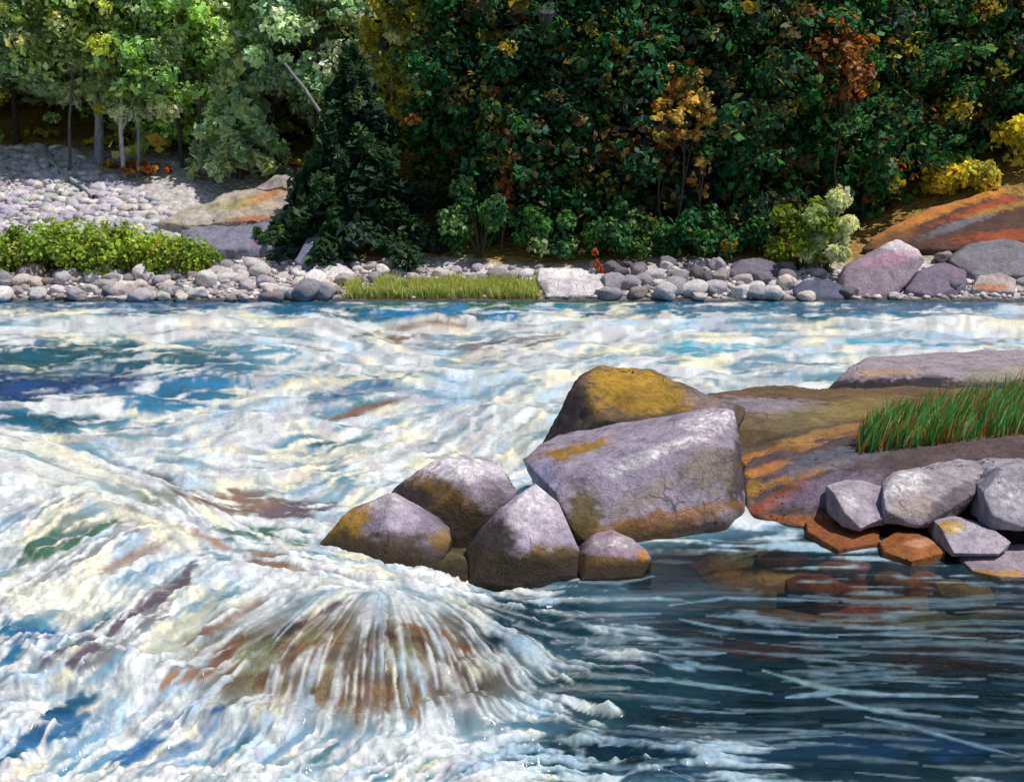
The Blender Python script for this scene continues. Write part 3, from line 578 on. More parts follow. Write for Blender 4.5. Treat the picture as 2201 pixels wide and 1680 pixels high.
# colours of the water body and of the foam and sky streaks (silt, algae, bubbles, bed below; painted bank reflections in the pool)
T = np.zeros(WX.shape+(3,)); T[:] = (.10, .24, .33)
T = brush(T, [(1100, 655, 1900, 26, 0, (.02, .12, .22)), (1100, 650, 300, 14, 0, (.01, .13, .11)), (1000, 668, 250, 10, 0, (.02, .2, .45)), (300, 660, 330, 10, 0, (.015, .09, .2)),
  (150, 780, 360, 50, 0, (.015, .085, .13)), (150, 835, 300, 40, 0, (.012, .045, .16)), (430, 840, 260, 50, -5, (.03, .15, .28)), (90, 900, 200, 26, 0, (.01, .09, .16)),
  (900, 712, 130, 22, -8, (.24, .15, .1)), (1120, 735, 150, 18, -6, (.25, .22, .24)), (1480, 740, 260, 26, 0, (.08, .36, .5)), (1850, 735, 260, 30, 0, (.1, .34, .48)), (2150, 750, 90, 30, 0, (.28, .26, .28)),
  (480, 1075, 210, 30, 6, (.22, .15, .11)), (620, 1100, 160, 24, 10, (.15, .1, .08)), (600, 1150, 150, 30, 12, (.05, .14, .13)), (640, 1215, 160, 26, 10, (.24, .15, .1)), (1000, 930, 200, 40, -28, (.2, .27, .33)),
  (200, 1150, 240, 60, -32, (.2, .23, .2)), (100, 1165, 60, 16, -38, (.05, .13, .08)), (300, 1320, 210, 30, -40, (.13, .11, .13)), (160, 1400, 140, 36, -35, (.1, .12, .16)), (10, 1380, 110, 50, 0, (.02, .14, .24)), (90, 1575, 160, 34, -38, (.015, .075, .14)), (400, 1600, 330, 60, 0, (.12, .26, .4)),
  (760, 1420, 420, 140, 0, (.3, .26, .2)), (1050, 1650, 330, 50, 0, (.03, .15, .2)),
  (1850, 1470, 820, 330, 0, (.0018, .010, .014)), (1150, 1330, 200, 80, 0, (.005, .03, .042)), (1450, 1220, 320, 60, 0, (.006, .02, .03)), (1500, 1620, 420, 60, 0, (.003, .018, .03)), (1350, 1480, 250, 60, 0, (.005, .026, .036)), (2050, 1400, 200, 60, 0, (.012, .009, .008)), (1650, 1400, 160, 20, 0, (.018, .01, .008)), (1950, 1600, 200, 30, 0, (.004, .022, .055))])  # brown pool patches imitate the red-brown reflection of the bank
hw = sst(.02, .3, HOLE)[..., None]; T = T*(1-hw)+HC_*hw
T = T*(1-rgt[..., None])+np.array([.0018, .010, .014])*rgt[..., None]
k1 = fbm(PX/60, PY/22, 401); T *= (.65+.7*k1)[..., None]
kb = sst(.55, .75, lic(fbm(PU/30, PV/12, 411, 3), 10, 6))[..., None]
T = T*(1-.5*kb)+np.array([.03, .13, .3])*.5*kb*(1-pool[..., None]*.8)+T*.5*kb*pool[..., None]*.8
FC = np.zeros(WX.shape+(3,)); FC[:] = (.69, .715, .715)
nA = rank(lic(fbm(PU/45, PV/25, 421, 3), 10, 6)); nB = rank(lic(fbm(PU/30+7, PV/18, 431, 3), 10, 6)); nC = rank(fbm(PU/40+3, PV/22, 441, 3))
def mixc(A, c, wg): return A*(1-wg[..., None])+np.array(c)*wg[..., None]
FC = mixc(FC, (.83, .77, .55), sst(.58, .95, nA)*.85)
FC = mixc(FC, (.38, .55, .70), sst(.66, .97, nB)*.8)
FC = mixc(FC, (.42, .46, .46), sst(.66, .97, nC)*.8)
FC = mixc(FC, (.42, .39, .45), sst(.40, .05, nC)*.55)
FC *= (.70+.38*lf)[..., None]
FC = brush(FC, [(130, 1010, 200, 40, 20, (.78, .74, .58)), (130, 1290, 190, 45, 0, (.78, .74, .58)), (300, 740, 200, 18, 0, (.74, .70, .50))], 1)*.5+FC*.5
plf = brush(np.zeros(WX.shape), [(1900, 1420, 760, 330, 0, 1.0), (1500, 1620, 500, 70, 0, .8), (1250, 1400, 160, 120, 0, .5)], .5)
FC = FC*(1-plf[..., None]*.8)+np.array([.20, .40, .53])*plf[..., None]*.8  # pool streaks tinted blue for the reflected sky
# clear water: the veil over the sunken boulder and the shallow margin
CL = np.zeros(WX.shape)
CL = brush(CL, [(760, 1430, 370, 120, 0, .85), (1780, 1205, 330, 75, 0, .68), (2020, 1245, 230, 60, 0, .68), (1900, 1310, 330, 45, 0, .45), (1800, 1215, 330, 70, 0, .68)], .5)
# foam stands up from the water
WZ += foam*(lf-.4)*.008*nearf*sst(33, 30, WY)+foam*rough*(lc-.5)*.03*nearf+foam*rough*(1-.8*fan)*((lump2-.5)*.055+(fbm(WX*16, WY*22, 251, 3)-.5)*.03)*nearf*sst(24, 12, WY)*(1-.6*sst(.1, .4, casc))
V = np.stack([WX.ravel(), WY.ravel(), WZ.ravel()], 1)
idx = np.arange(V.shape[0]).reshape(rows, cols_)
Q = np.stack([idx[:-1, :-1], idx[:-1, 1:], idx[1:, 1:], idx[1:, :-1]], -1).reshape(-1, 4)
me = np_mesh('river_water', V, Q, mat=M_WATER, cols=T.reshape(-1, 3), smooth=True)
set_col(me, 'FCol', FC.reshape(-1, 3)); set_f(me, 'Foam', foam.ravel()); set_f(me, 'Clear', CL.ravel())
tag(link('river_water', me), kind='structure')
# sunken boulder under the veil
sel = rr < 1.05
sub = (slice(None, None, 3), slice(None, None, 3))
sx, sy, sr = WX[sub], WY[sub], rr[sub]
ri, ci = np.where(sr < 1.3); r0, r1_, c0, c1 = ri.min(), ri.max()+1, ci.min(), ci.max()+1
bx, by, bz = sx[r0:r1_, c0:c1], sy[r0:r1_, c0:c1], dome[sub][r0:r1_, c0:c1]
bz = bz-.07-.12*sst(.8, 1.3, sr[r0:r1_, c0:c1])*4+.05*(fbm(bx*5, by*5, 500)-.5)
nr, nc = bx.shape; bi = np.arange(nr*nc).reshape(nr, nc)
BQ = np.stack([bi[:-1, :-1], bi[:-1, 1:], bi[1:, 1:], bi[1:, :-1]], -1).reshape(-1, 4)
bk = fbm(bx*4, by*4, 510)[..., None]; bk2 = fbm(bx*3+5, by*7, 520)[..., None]
bk = sst(.3, .7, bk); bc = np.array([.46, .24, .12])*(bk)+np.array([.17, .11, .11])*(1-bk); bc = bc*(1-sst(.5, .65, bk2))+np.array([.46, .47, .32])*sst(.5, .65, bk2)
bm_ = np_mesh('sunken_boulder', np.stack([bx.ravel(), by.ravel(), bz.ravel()], 1), BQ, mat=M_ROCK, cols=bc.reshape(-1, 3), smooth=True)
set_f(bm_, 'Wet', np.ones(nr*nc))
tag(link('sunken_boulder', bm_), 'brown boulder under a thin fanning veil of white water in the left foreground', 'boulder')
# riverbed
me = np_mesh('riverbed', np.array([(-60, 2, -.6), (60, 2, -.6), (60, 36, -.6), (-60, 36, -.6)], float), np.array([[0, 1, 2, 3]]), mat=M_GROUND, cols=np.tile((.05, .04, .025), (4, 1)))
tag(link('riverbed', me), kind='structure')

# ------------------------------------------------------------------ vegetation builders
def leaves_mesh(name, P, size, cols, mat=M_LEAF, elong=1.5, up=None, droop=0):
    n = len(P)
    a = nrng.normal(size=(n, 3)); 
    if up is not None: a = a*.7+up
    a /= np.linalg.norm(a, axis=1)[:, None]+1e-9
    b = nrng.normal(size=(n, 3)); b -= a*(a*b).sum(1)[:, None]; b /= np.linalg.norm(b, axis=1)[:, None]+1e-9
    c = np.cross(a, b)
    s = (size*nrng.uniform(.6, 1.35, n))[:, None]
    l = b*s*elong*.5; w_ = c*s*.5
    V = np.stack([P-l, P+w_-l*.1+a*s*.12, P+l*1.05, P-w_+l*.15+a*s*.12], 1).reshape(-1, 3)
    Q = np.arange(4*n).reshape(n, 4)
    return np_mesh(name, V, Q, mat=mat, cols=np.repeat(cols, 4, 0))
def tube(paths, col, name, sides=7):
    Vs, Fs = [], []; o = 0
    for pts, rad in paths:
        pts = [Vector(p) for p in pts]
        for i, p in enumerate(pts):
            d = (pts[min(i+1, len(pts)-1)]-pts[max(i-1, 0)]).normalized()
            u = d.orthogonal().normalized(); v = d.cross(u)
            for k in range(sides):
                a = 2*math.pi*k/sides
                Vs.append(p+(u*math.cos(a)+v*math.sin(a))*rad[i])
        for i in range(len(pts)-1):
            for k in range(sides):
                Fs.append((o+i*sides+k, o+i*sides+(k+1) % sides, o+(i+1)*sides+(k+1) % sides, o+(i+1)*sides+k))
        o += len(pts)*sides
    V = np.array([tuple(v) for v in Vs])
    return np_mesh(name, V, np.array(Fs), mat=M_BARK, cols=np.tile(col, (len(V), 1)), smooth=True)
def pick(pal, n):
    w_ = np.array([p[1] for p in pal], float); i = nrng.choice(len(pal), n, p=w_/w_.sum())
    return np.array([p[0] for p in pal])[i]
def broadleaf(name, label, base, h, rad, pal, n=12000, leaf=.175, nclump=45, bark=(.07, .055, .045), tr=.14, crown0=.25, lean=0, group=None, clump_r=.32, cat='tree', spread=1.0):
    root = empty(name, base, label, cat, group)
    lx = lean*h
    bend = [rng.uniform(-.15, .15) for _ in range(6)]
    tp = [(lx*(i/5)**1.3+bend[i]*(i > 0), bend[5-i]*.6*(i > 0), h*.93*i/5-.25*(i == 0)) for i in range(6)]
    paths = [(tp, [tr*(1-.16*i) for i in range(6)])]
    cen = []
    for k in range(nclump):
        t = crown0+(1-crown0)*((k+.5)/nclump)**.85
        f = math.sin(math.pi*min(1, max(0.06, (t-crown0)/(1-crown0)*.86+.12)))**.6
        a = k*2.399+rng.uniform(-.5, .5); r = rad*f*math.sqrt(rng.uniform(.12, 1))*spread
        ax = lx*t**1.3
        c = Vector((ax+math.cos(a)*r, math.sin(a)*r, h*t+rng.uniform(-.4, .4)))
        cen.append(c)
        if k % 3 == 0:
            i = min(4, int(t*.8*5)); p0 = Vector(tp[i])
            mid = p0.lerp(c, .55)+Vector((0, 0, .15))
            paths.append(([p0, mid, c], [tr*.35, tr*.2, .015]))
    trunk = link('trunk', tube(paths, bark, 'trunk'), root)
    cen = np.array([tuple(c) for c in cen]); env = cen.copy()
    ex = np.repeat(cen, 3, 0)+nrng.normal(0, rad*.22, (nclump*3, 3)); cen = np.concatenate([cen, ex]); n4 = len(cen)
    ccol = pick(pal, n4)*nrng.uniform(.55, 1.5, (n4, 1))
    ci = np.where(nrng.random(n) < .3, nrng.integers(0, nclump, n), nrng.integers(0, n4, n))
    cs = np.concatenate([nrng.uniform(.7, 1.5, nclump)*rad*clump_r, nrng.uniform(.25, .8, n4-nclump)*rad*clump_r])
    d = nrng.normal(size=(n, 3)); d /= np.linalg.norm(d, axis=1)[:, None]
    leaf = leaf*nrng.choice([.5, .75, 1, 1.25], n)
    rr_ = nrng.uniform(0, 1, n)**.45
    P = cen[ci]+d*(rr_*cs[ci])[:, None]*np.array([1, 1, .72])
    jit = pick(pal, n)
    cols = ccol[ci]*.6+jit*.4; cols = cols*nrng.uniform(.6, 1.5, (n, 1))
    crown = link('crown', leaves_mesh('crown', P, leaf, cols, up=d*.8+np.array([0, 0, .5])), root)
    return root
def conifer(name, label, base, h, rad, pal, n=9000, leaf=.175, bark=(.06, .045, .04), tr=.14, crown0=.08, group=None, droop=.25):
    root = empty(name, base, label, 'tree', group)
    tp = [(rng.uniform(-.05, .05), rng.uniform(-.05, .05), h*i/6-.25*(i == 0)) for i in range(7)]
    paths = [(tp, [max(.01, tr*(1-i/6.1)) for i in range(7)])]
    nb = int(h*12)
    Ps, Cs, Us = [], [], []
    per = n//nb
    for k in range(nb):
        t = crown0+(1-crown0)*k/nb
        L = rad*(1-t)**.8*rng.uniform(.7, 1.15)+.12
        a = k*2.399+rng.uniform(-.4, .4)
        z0 = h*t
        dirx, diry = math.cos(a), math.sin(a)
        end = (dirx*L, diry*L, z0-L*droop+rng.uniform(-.1, .1))
        if k % 2 == 0: paths.append(([(0, 0, z0), (dirx*L*.5, diry*L*.5, z0-L*droop*.3), end], [.03, .02, .006]))
        m = max(8, int(per*(.35+1.3*(1-t))))
        s = nrng.uniform(.12, 1.06, m)**.75
        side = nrng.normal(0, .18, m)*L*(1.15-s*.8)
        P = np.stack([dirx*L*s-diry*side, diry*L*s+dirx*side, z0-L*droop*s**1.6+nrng.normal(-.06, .16, m)], 1)
        Ps.append(P); c0 = pick(pal, 1)*rng.uniform(.7, 1.35)
        Cs.append((c0*.65+pick(pal, m)*.35)*nrng.uniform(.7, 1.4, (m, 1)))
        Us.append(np.tile((dirx*.3, diry*.3, .9), (m, 1)))
    link('trunk', tube(paths, bark, 'trunk', 6), root)
    link('crown', leaves_mesh('crown', np.concatenate(Ps), leaf, np.concatenate(Cs), up=np.concatenate(Us), elong=1.9), root)
    return root
def shrub(name, label, base, h, rad, pal, n=1500, leaf=.12, group=None, nclump=18, cat='shrub', depth=1.0):
    root = empty(name, base, label, cat, group)
    cen, paths = [], []
    for k in range(nclump):
        a = rng.uniform(0, 6.283); r = rad*math.sqrt(rng.uniform(0, 1)); z = h*rng.uniform(.18, .9)*(1-.35*(r/rad)**2)
        c = (math.cos(a)*r, math.sin(a)*r*depth, z); cen.append(c)
        paths.append(([(0, 0, -.1), (c[0]*.4, c[1]*.4, z*.55), c], [.025, .015, .005]))
    link('stem', tube(paths, (.1, .07, .04), 'stem', 5), root)
    cen = np.array(cen); ccol = pick(pal, nclump)*nrng.uniform(.7, 1.3, (nclump, 1))
    ci = nrng.integers(0, nclump, n); d = nrng.normal(size=(n, 3)); d /= np.linalg.norm(d, axis=1)[:, None]
    cs = nrng.uniform(.25, .5, nclump)*min(rad, h)
    P = cen[ci]+d*(nrng.uniform(0, 1, n)**.5*cs[ci])[:, None]; P[:, 2] = np.maximum(P[:, 2], .02)
    cols = (ccol[ci]*.65+pick(pal, n)*.35)*nrng.uniform(.7, 1.4, (n, 1))
    link('foliage', leaves_mesh('foliage', P, leaf, cols, up=d*.8+np.array([0, 0, .5])), root)
    return root
def boost(p, k): return [(tuple(min(.8, v*k) for v in c), w_) for c, w_ in p]
# palettes
PALE = boost([((.20, .28, .15), 4), ((.12, .2, .05), 4), ((.32, .36, .2), 2), ((.07, .14, .04), 3), ((.3, .26, .04), 2), ((.03, .05, .03), 2.5), ((.35, .35, .25), .8)], 3.3)
PALEBLUE = boost([((.22, .3, .2), 4), ((.12, .2, .13), 3), ((.34, .38, .26), 2), ((.06, .12, .08), 3)], 2.9)
FRESH = boost([((.14, .19, .07), 4), ((.07, .11, .04), 4), ((.27, .29, .14), 2.5), ((.3, .22, .03), 1.2), ((.4, .12, .02), .25), ((.03, .05, .02), 2.5)], 3.3)
YEL = boost([((.34, .26, .02), 4), ((.2, .19, .03), 3), ((.13, .14, .03), 2), ((.4, .22, .03), 1)], 2.6)
DARK = boost([((.010, .062, .022), 6), ((.018, .09, .022), 5), ((.012, .036, .020), 4), ((.04, .025, .018), .8), ((.06, .06, .012), .8), ((.22, .17, .014), .9), ((.22, .075, .014), .7), ((.06, .13, .045), 1.0), ((.07, .025, .015), 1)], 2.5)
DARKWARM = boost([((.012, .06, .024), 6), ((.022, .085, .022), 3), ((.05, .03, .018), 1.6), ((.1, .035, .015), .9), ((.015, .034, .026), 4), ((.19, .15, .014), .8), ((.03, .035, .05), .7), ((.2, .07, .012), .6)], 2.5)
SPR = boost([((.012, .03, .014), 5), ((.025, .055, .02), 4), ((.012, .022, .02), 4), ((.05, .075, .03), 1)], 2.7)
AUT = boost([((.5, .23, .03), 4), ((.42, .3, .07), 4), ((.5, .14, .02), 2), ((.25, .2, .05), 2)], 1.75)
RUST = boost([((.28, .10, .03), 4), ((.3, .17, .06), 3), ((.12, .05, .02), 2), ((.4, .14, .02), 1)], 1.2)
MIDG = boost([((.04, .12, .03), 4), ((.02, .07, .03), 4), ((.1, .18, .06), 2), ((.25, .3, .15), .6)], 1.9)
def hgt(px, pytop, base): return at(px, pytop, base.y).z-base.z
# ---- left bright forest
b = ground(60, 318); b = stand(50, 46.5)
conifer('spruce_tree', 'pale green spruce with drooping boughs at the far left, above the scree', b, 11, 3.6, PALEBLUE, n=21600, leaf=.175, crown0=.22)
b = ground(212, 352); broadleaf('birch_tree', 'leafy tree on a thick blue grey trunk at the top of the scree', b, 9.5, 2.7, FRESH, n=16800, leaf=.175, bark=(.34, .36, .42), tr=.2, crown0=.30)
b = ground(268, 383); broadleaf('birch_tree', 'slim white trunked birch right of the thick grey trunk', b, 9, 2.0, PALE, n=12000, leaf=.175, bark=(.62, .6, .62), tr=.1, crown0=.36)
b = stand(400, 44); broadleaf('deciduous_tree', 'light green tree with pale leaf clumps right of the white birch', b, 10, 2.5, PALE, n=16800, leaf=.175, crown0=.14, tr=.09)
b = ground(515, 382); conifer('fir_tree', 'small pale blue green fir standing on the rock outcrop', b, 5.2, 2.1, [((.6, .75, .5), 4), ((.4, .56, .38), 3), ((.8, .82, .5), 2)], n=6000, leaf=.25, crown0=.1, tr=.1)
b = stand(690, 43); broadleaf('deciduous_tree', 'pale sage tree rising behind the dark spruce', b, 9.5, 2.3, PALEBLUE+[((.3, .25, .05), 1)], n=16800, leaf=.175, crown0=.25, tr=.09)
b = stand(130, 49); broadleaf('deciduous_tree', 'tree with orange and red autumn tips at the upper left', b, 9, 2.2, FRESH+[((.5, .16, .03), 3)], n=12000, leaf=.175, crown0=.2)
b = stand(-80, 45); broadleaf('deciduous_tree', 'green tree cut by the left edge of the view', b, 9, 2.6, FRESH+[((.4, .05, .03), .6)], n=12000, leaf=.175, crown0=.2)
b = stand(310, 48); broadleaf('deciduous_tree', 'dense fresh green tree between the birch and the light green tree', b, 10, 2.6, FRESH, n=14400, leaf=.175, crown0=.15)
b = stand(570, 47.5); broadleaf('deciduous_tree', 'yellowish tree behind the small fir', b, 9.5, 2.6, YEL+PALE, n=14400, leaf=.175, crown0=.1)
b = stand(805, 47); broadleaf('deciduous_tree', 'pale tree above the tip of the dark spruce', b, 9.5, 2.1, PALE+[((.36, .28, .03), 3)], n=13200, leaf=.175, crown0=.15)
b = stand(895, 40.5); broadleaf('deciduous_tree', 'tall tree with a trunk coloured as golden lit right of the dark spruce', b, 9, 1.8, YEL+[((.06, .1, .02), 1)], n=10080, leaf=.175, bark=(.30, .2, .05), tr=.16, crown0=.32)  # golden bark colour imitates yellow light on the trunk
b = stand(925, 39.6); broadleaf('deciduous_tree', 'tree coloured as a yellow backlit glow behind the golden trunk', b, 9, 1.4, YEL+FRESH+[((.05, .1, .03), 4)], n=12000, leaf=.175, crown0=.05)  # yellow leaf colours stand in for backlit foliage in the gap
b = stand(765, 37.4); conifer('spruce_tree', 'broad dark spruce reaching down to the stony shore', b, hgt(765, 105, b), 3.0, SPR, n=16000, leaf=.19, crown0=.02, tr=.16, droop=.32)
for px, Y_, rd, pal, lb in [(90, 47.5, 1.3, YEL, 'undergrowth coloured as lit yellow left of the thick grey trunk'), (240, 46.5, 1.2, YEL, 'undergrowth coloured as lit yellow between the thick grey trunk and the white birch'), (340, 46.3, 1.3, YEL, 'yellow undergrowth right of the white birch'), (450, 46, 1.2, FRESH, 'green undergrowth behind the dark broken trunk'), (610, 44.5, 1.3, YEL, 'yellow undergrowth behind the top of the pale outcrop'), (290, 44.2, .5, [((.6, .2, .03), 3), ((.5, .3, .05), 2)], 'low orange undergrowth at the foot of the white birch'), (330, 43.6, .45, [((.55, .15, .03), 3), ((.5, .3, .05), 2)], 'low red orange undergrowth at the edge of the scree')]:  # YEL leaf colour makes these shrubs look lit yellow
    b_ = stand(px, Y_); low = 'low' in lb; shrub('shrub', lb, b_, .28 if low else rd*1.15, 1.1 if low else rd, pal if low else boost(pal, 1.3), 700 if low else 1800, .12 if low else .16, nclump=30 if low else 18)
for px, top, col, lb in [(155, 120, (.12, .12, .12), 'thin dark trunk left of the thick grey trunk'), (300, 60, (.3, .3, .3), 'thin grey trunk just right of the white birch'), (430, 150, (.1, .07, .05), 'thin brown trunk left of the small fir'), (470, 40, (.45, .45, .43), 'thin pale trunk rising left of the small fir'), (845, 20, (.5, .5, .45), 'thin pale trunk above the dark spruce'), (960, 60, (.2, .14, .05), 'thin brown trunk in the yellow gap')]:
    b_ = stand(px, 43.2 if px < 600 else 40.0); t_ = at(px+rng.uniform(-8, 8), top, b_.y)
    p0 = b_-Vector((0, 0, .2)); n_ = 7; pts = [p0.lerp(t_, i/6)-p0+Vector((.04*math.sin(i*1.7), 0, 0)) for i in range(n_)]
    o_t = link('bare_trunk', tube([(pts, [.075-.006*i for i in range(n_)])], col, 'bare_trunk', 7)); o_t.location = p0; tag(o_t, lb, 'tree trunk')
# leaning dead trunk, stumps and fallen pole
def pole(name, label, cat, p0, p1, r0, r1, col):
    p0 = Vector(p0); p1 = Vector(p1)
    n = 7; pts = [p0.lerp(p1, i/(n-1))-p0+Vector((0, 0, .04*math.sin(i*1.9))) for i in range(n)]
    o = link(name, tube([(pts, [r0+(r1-r0)*i/(n-1) for i in range(n)])], col, name, 8)); o.location = p0
    return tag(o, label, cat)
pole('leaning_trunk', 'bare grey dead trunk leaning across the pale trees above the spruce', 'dead tree', at(745, 318, 38.6), at(612, 135, 39.6), .09, .045, (.24, .25, .25))
a0 = ground(205, 432); a1 = ground(70, 332)
pole('fallen_pole', 'thin bleached fallen pole lying down the scree slope', 'log', a0+Vector((0, -.1, .12)), a1+Vector((0, 0, .25)), .09, .05, (.45, .47, .5))
for px, py, top, lb in [(515, 385, 300, 'dark short broken trunk on the rock outcrop'), (385, 345, 240, 'thin brown trunk in the gap right of the white birch'), (585, 300, 40, 'blue grey thin bare trunk behind the small fir')]:
    b = ground(px, py) if py > 330 else stand(px, 44.5)
    pole('bare_trunk', lb, 'tree trunk', b-Vector((0, 0, .2)), at(px+6, top, b.y), .1, .07, (.1, .1, .11))
# ---- right dark forest
k = 0
dk = [(1010, 38.6, 10, 2.0, DARK, 'dark green tree just right of the yellow gap'), (1110, 37.8, 9, 2.2, DARKWARM, 'dark reddish green tree behind the white speckled shrub'), (1230, 38.4, 10, 2.3, DARK, 'deep green tree above the low green shrubs'),
      (1350, 37.9, 9.5, 2.2, DARKWARM, 'dark tree with brown leaves left of the orange maple'), (1480, 39.0, 10, 2.5, DARK, 'dark green tree behind the orange maple'), (1600, 38.1, 9.5, 2.2, DARKWARM, 'dark tree left of the bright shrub'),
      (1720, 38.8, 10, 2.4, DARK, 'deep green tree rising behind the bright shrub'), (1850, 39.4, 10, 2.4, DARKWARM, 'dark russet flecked tree above the orange bedrock slope'), (1980, 41, 9.5, 2.3, DARK, 'dark tree at the top of the orange bedrock slope'), (2110, 42, 9, 2.4, DARKWARM+[((.3, .24, .02), 2)], 'dark tree with yellow tips near the right edge'), (2260, 41.5, 9, 2.5, DARK+[((.3, .24, .02), 2)], 'yellow tinged tree cut by the right edge')]
for px, Y_, h, rd, pal, lb in dk:
    broadleaf('dark_tree', lb, stand(px, Y_), h, rd, pal, n=15000, leaf=.165, crown0=.04, nclump=70, bark=(.04, .03, .028), tr=.13, group='dark trees along the right bank')
# second and third rows: copies of a few trees
def copy_tree(root, loc, rz, s, label, group):
    r = root.copy(); C.objects.link(r); r.location = loc; r.rotation_euler = (0, 0, rz); r.scale = (s, s, s)
    r['label'] = label; r['group'] = group
    for ch in root.children:
        c = ch.copy(); C.objects.link(c); c.parent = r
    return r
bk_dark = [broadleaf('background_tree', 'dark tree deep in the shaded forest behind the front row on the right', stand(1060+i*400, 43.5), 10, 2.8, pal, n=5000, leaf=.34, crown0=.0, nclump=50, group='back trees of the dark forest') for i, pal in enumerate([DARK, DARKWARM, DARK+[((.25, .2, .02), 2)]])]
bk_pale = [broadleaf('background_tree', 'green and yellow tree deep in the forest behind the left clearing', stand(60+i*300, 53), 11, 3, pal, n=5000, leaf=.34, crown0=.0, nclump=50, group='back trees of the bright forest') for i, pal in enumerate([FRESH, YEL+FRESH, PALE])]
for Y_, xs_ in ((43.5, range(1180, 2500, 180)), (49, range(1000, 2600, 230)), (57, range(950, 2700, 300))):
    for px in xs_:
        copy_tree(rng.choice(bk_dark), stand(px+rng.uniform(-50, 50), Y_+rng.uniform(-1, 1)), rng.uniform(0, 6.28), rng.uniform(.85, 1.15), bk_dark[0]['label'], 'back trees of the dark forest')
for Y_, xs_ in ((47, range(340, 980, 150)), (51, range(-180, 980, 150)), (58, range(-250, 1000, 210))):
    for px in xs_:
        copy_tree(rng.choice(bk_pale), stand(px+rng.uniform(-50, 50), Y_+rng.uniform(-1, 1)), rng.uniform(0, 6.28), rng.uniform(.85, 1.15), bk_pale[0]['label'], 'back trees of the bright forest')
# autumn maples in front of the dark wall
def maple(label, px, pyc, Y_, rad, pal, n, leaf=.2):
    b = stand(px, Y_); zc = at(px, pyc, Y_).z-b.z
    return broadleaf('maple_tree', label, b, zc+rad, rad, pal, n=n, leaf=leaf, nclump=22, crown0=max(.1, (zc-rad)/(zc+rad)), tr=.06, clump_r=.3)
maple('slim maple with a bright orange and yellow crown against the dark forest', 1465, 225, 36.6, .95, [((.62, .42, .10), 4), ((.7, .36, .06), 3), ((.5, .42, .16), 3)], 1500, .15)
maple('slim maple with a rusty brown orange crown high at the right', 1790, 140, 37.0, 1.2, RUST, 1300, .15)
maple('slender tree with small dull yellow tips at the upper middle', 1300, 110, 37, .9, [((.25, .2, .03), 3), ((.03, .1, .04), 3)], 300, .22)
maple('young red orange maple beside the white speckled shrub', 1082, 420, 36.5, .36, [((.5, .13, .03), 3), ((.4, .2, .05), 1)], 140, .16)
maple('young maple with a few red brown leaves low in the dark forest', 1420, 330, 36.8, .5, RUST, 130, .2)
maple('young maple with a small orange top left of the bright shrub', 1505, 365, 36.6, .35, AUT, 60, .18)
# shrubs along the foot of the forest
def shr(label, px, py, pytop, rad, pal, n, leaf=.13, Y_=None, **kw):
    b = stand(px, Y_) if Y_ else ground(px, py)
    return shrub('shrub', label, b, hgt(px, pytop, b), rad, pal, n, leaf, **kw)
shr('bright yellow green round shrub whose sunlit right side is a paler shrub', 1720, 575, 400, .95, [((.34, .44, .04), 4), ((.17, .25, .03), 2), ((.5, .5, .1), 2)], 2600, .15, 35.4)
shr('pale cream green shrub added as the sunlit right side of the bright yellow green one', 1778, 570, 372, .85, [((.66, .7, .42), 4), ((.42, .5, .22), 2), ((.8, .8, .55), 2)], 2000, .15, 35.1)  # cream leaf palette imitates light on the right of the bush
shr('tall shrub speckled with whitish leaves right of the dark spruce', 1035, 560, 360, 1.05, MIDG+[((.4, .42, .3), 1.5)], 2600, .13, 36.3)
shr('mid green shrub low under the dark trees left of the red seedling', 1180, 560, 420, 1.0, MIDG, 2000, .13, 36.4)
shr('fresh green shrub low under the dark trees behind the white block', 1335, 555, 415, 1.0, MIDG+[((.12, .22, .05), 3)], 2200, .13, 36.2)
shr('dark green shrub between the fresh green shrub and the bright shrub', 1500, 555, 440, 1.1, DARK, 2200, .15, 36.5)
shr('dark bluish shrub behind the bright shrub', 1610, 560, 440, .9, DARK, 1800, .15, 36.8)
shr('dark green shrub at the right foot of the dark spruce', 930, 560, 470, .7, SPR, 1200, .14, 36.6)
shr('small green shrub at the left foot of the dark spruce', 590, 530, 470, .55, MIDG, 900, .13, 37)
shr('yellow olive shrub on top of the orange bedrock slope', 2050, 400, 345, 1.3, YEL, 2000, .16, 39.5)
shr('yellow shrub leaning in at the right edge above the bedrock slope', 2190, 380, 250, 1.2, YEL+[((.4, .42, .3), 1)], 1600, .17, 40)
shr('red leaved seedling with a thin orange stem among the bank stones', 1288, 590, 512, .22, [((.5, .09, .03), 3), ((.4, .35, .25), 1)], 90, .12, 34.4, nclump=7)
for i, (px, pt, rd, lb) in enumerate([(20, 488, 1.0, 'yellow green shrub at the far left of the shore'), (120, 474, 1.05, 'tallest green shrub of the left shore row'), (215, 484, .95, 'shrub with many yellow flowers in the left shore row'), (300, 490, .9, 'low shrub with orange tips in the left shore row'), (375, 505, .8, 'lime green shrub in the left shore row'), (425, 530, .5, 'last small reddish tipped shrub of the left shore row'), (-90, 480, 1, 'green shrub cut by the left edge of the shore')]):
    shr(lb, px, 585, pt, rd*1.25, [((.48, .62, .10), 4), ((.28, .44, .08), 4), ((.12, .18, .03), 3), ((.7, .45, .05), 1.0+.8*(i in (2, 3)))], 3600, .11, 35.2+rng.uniform(0, .5), depth=.7, nclump=34)

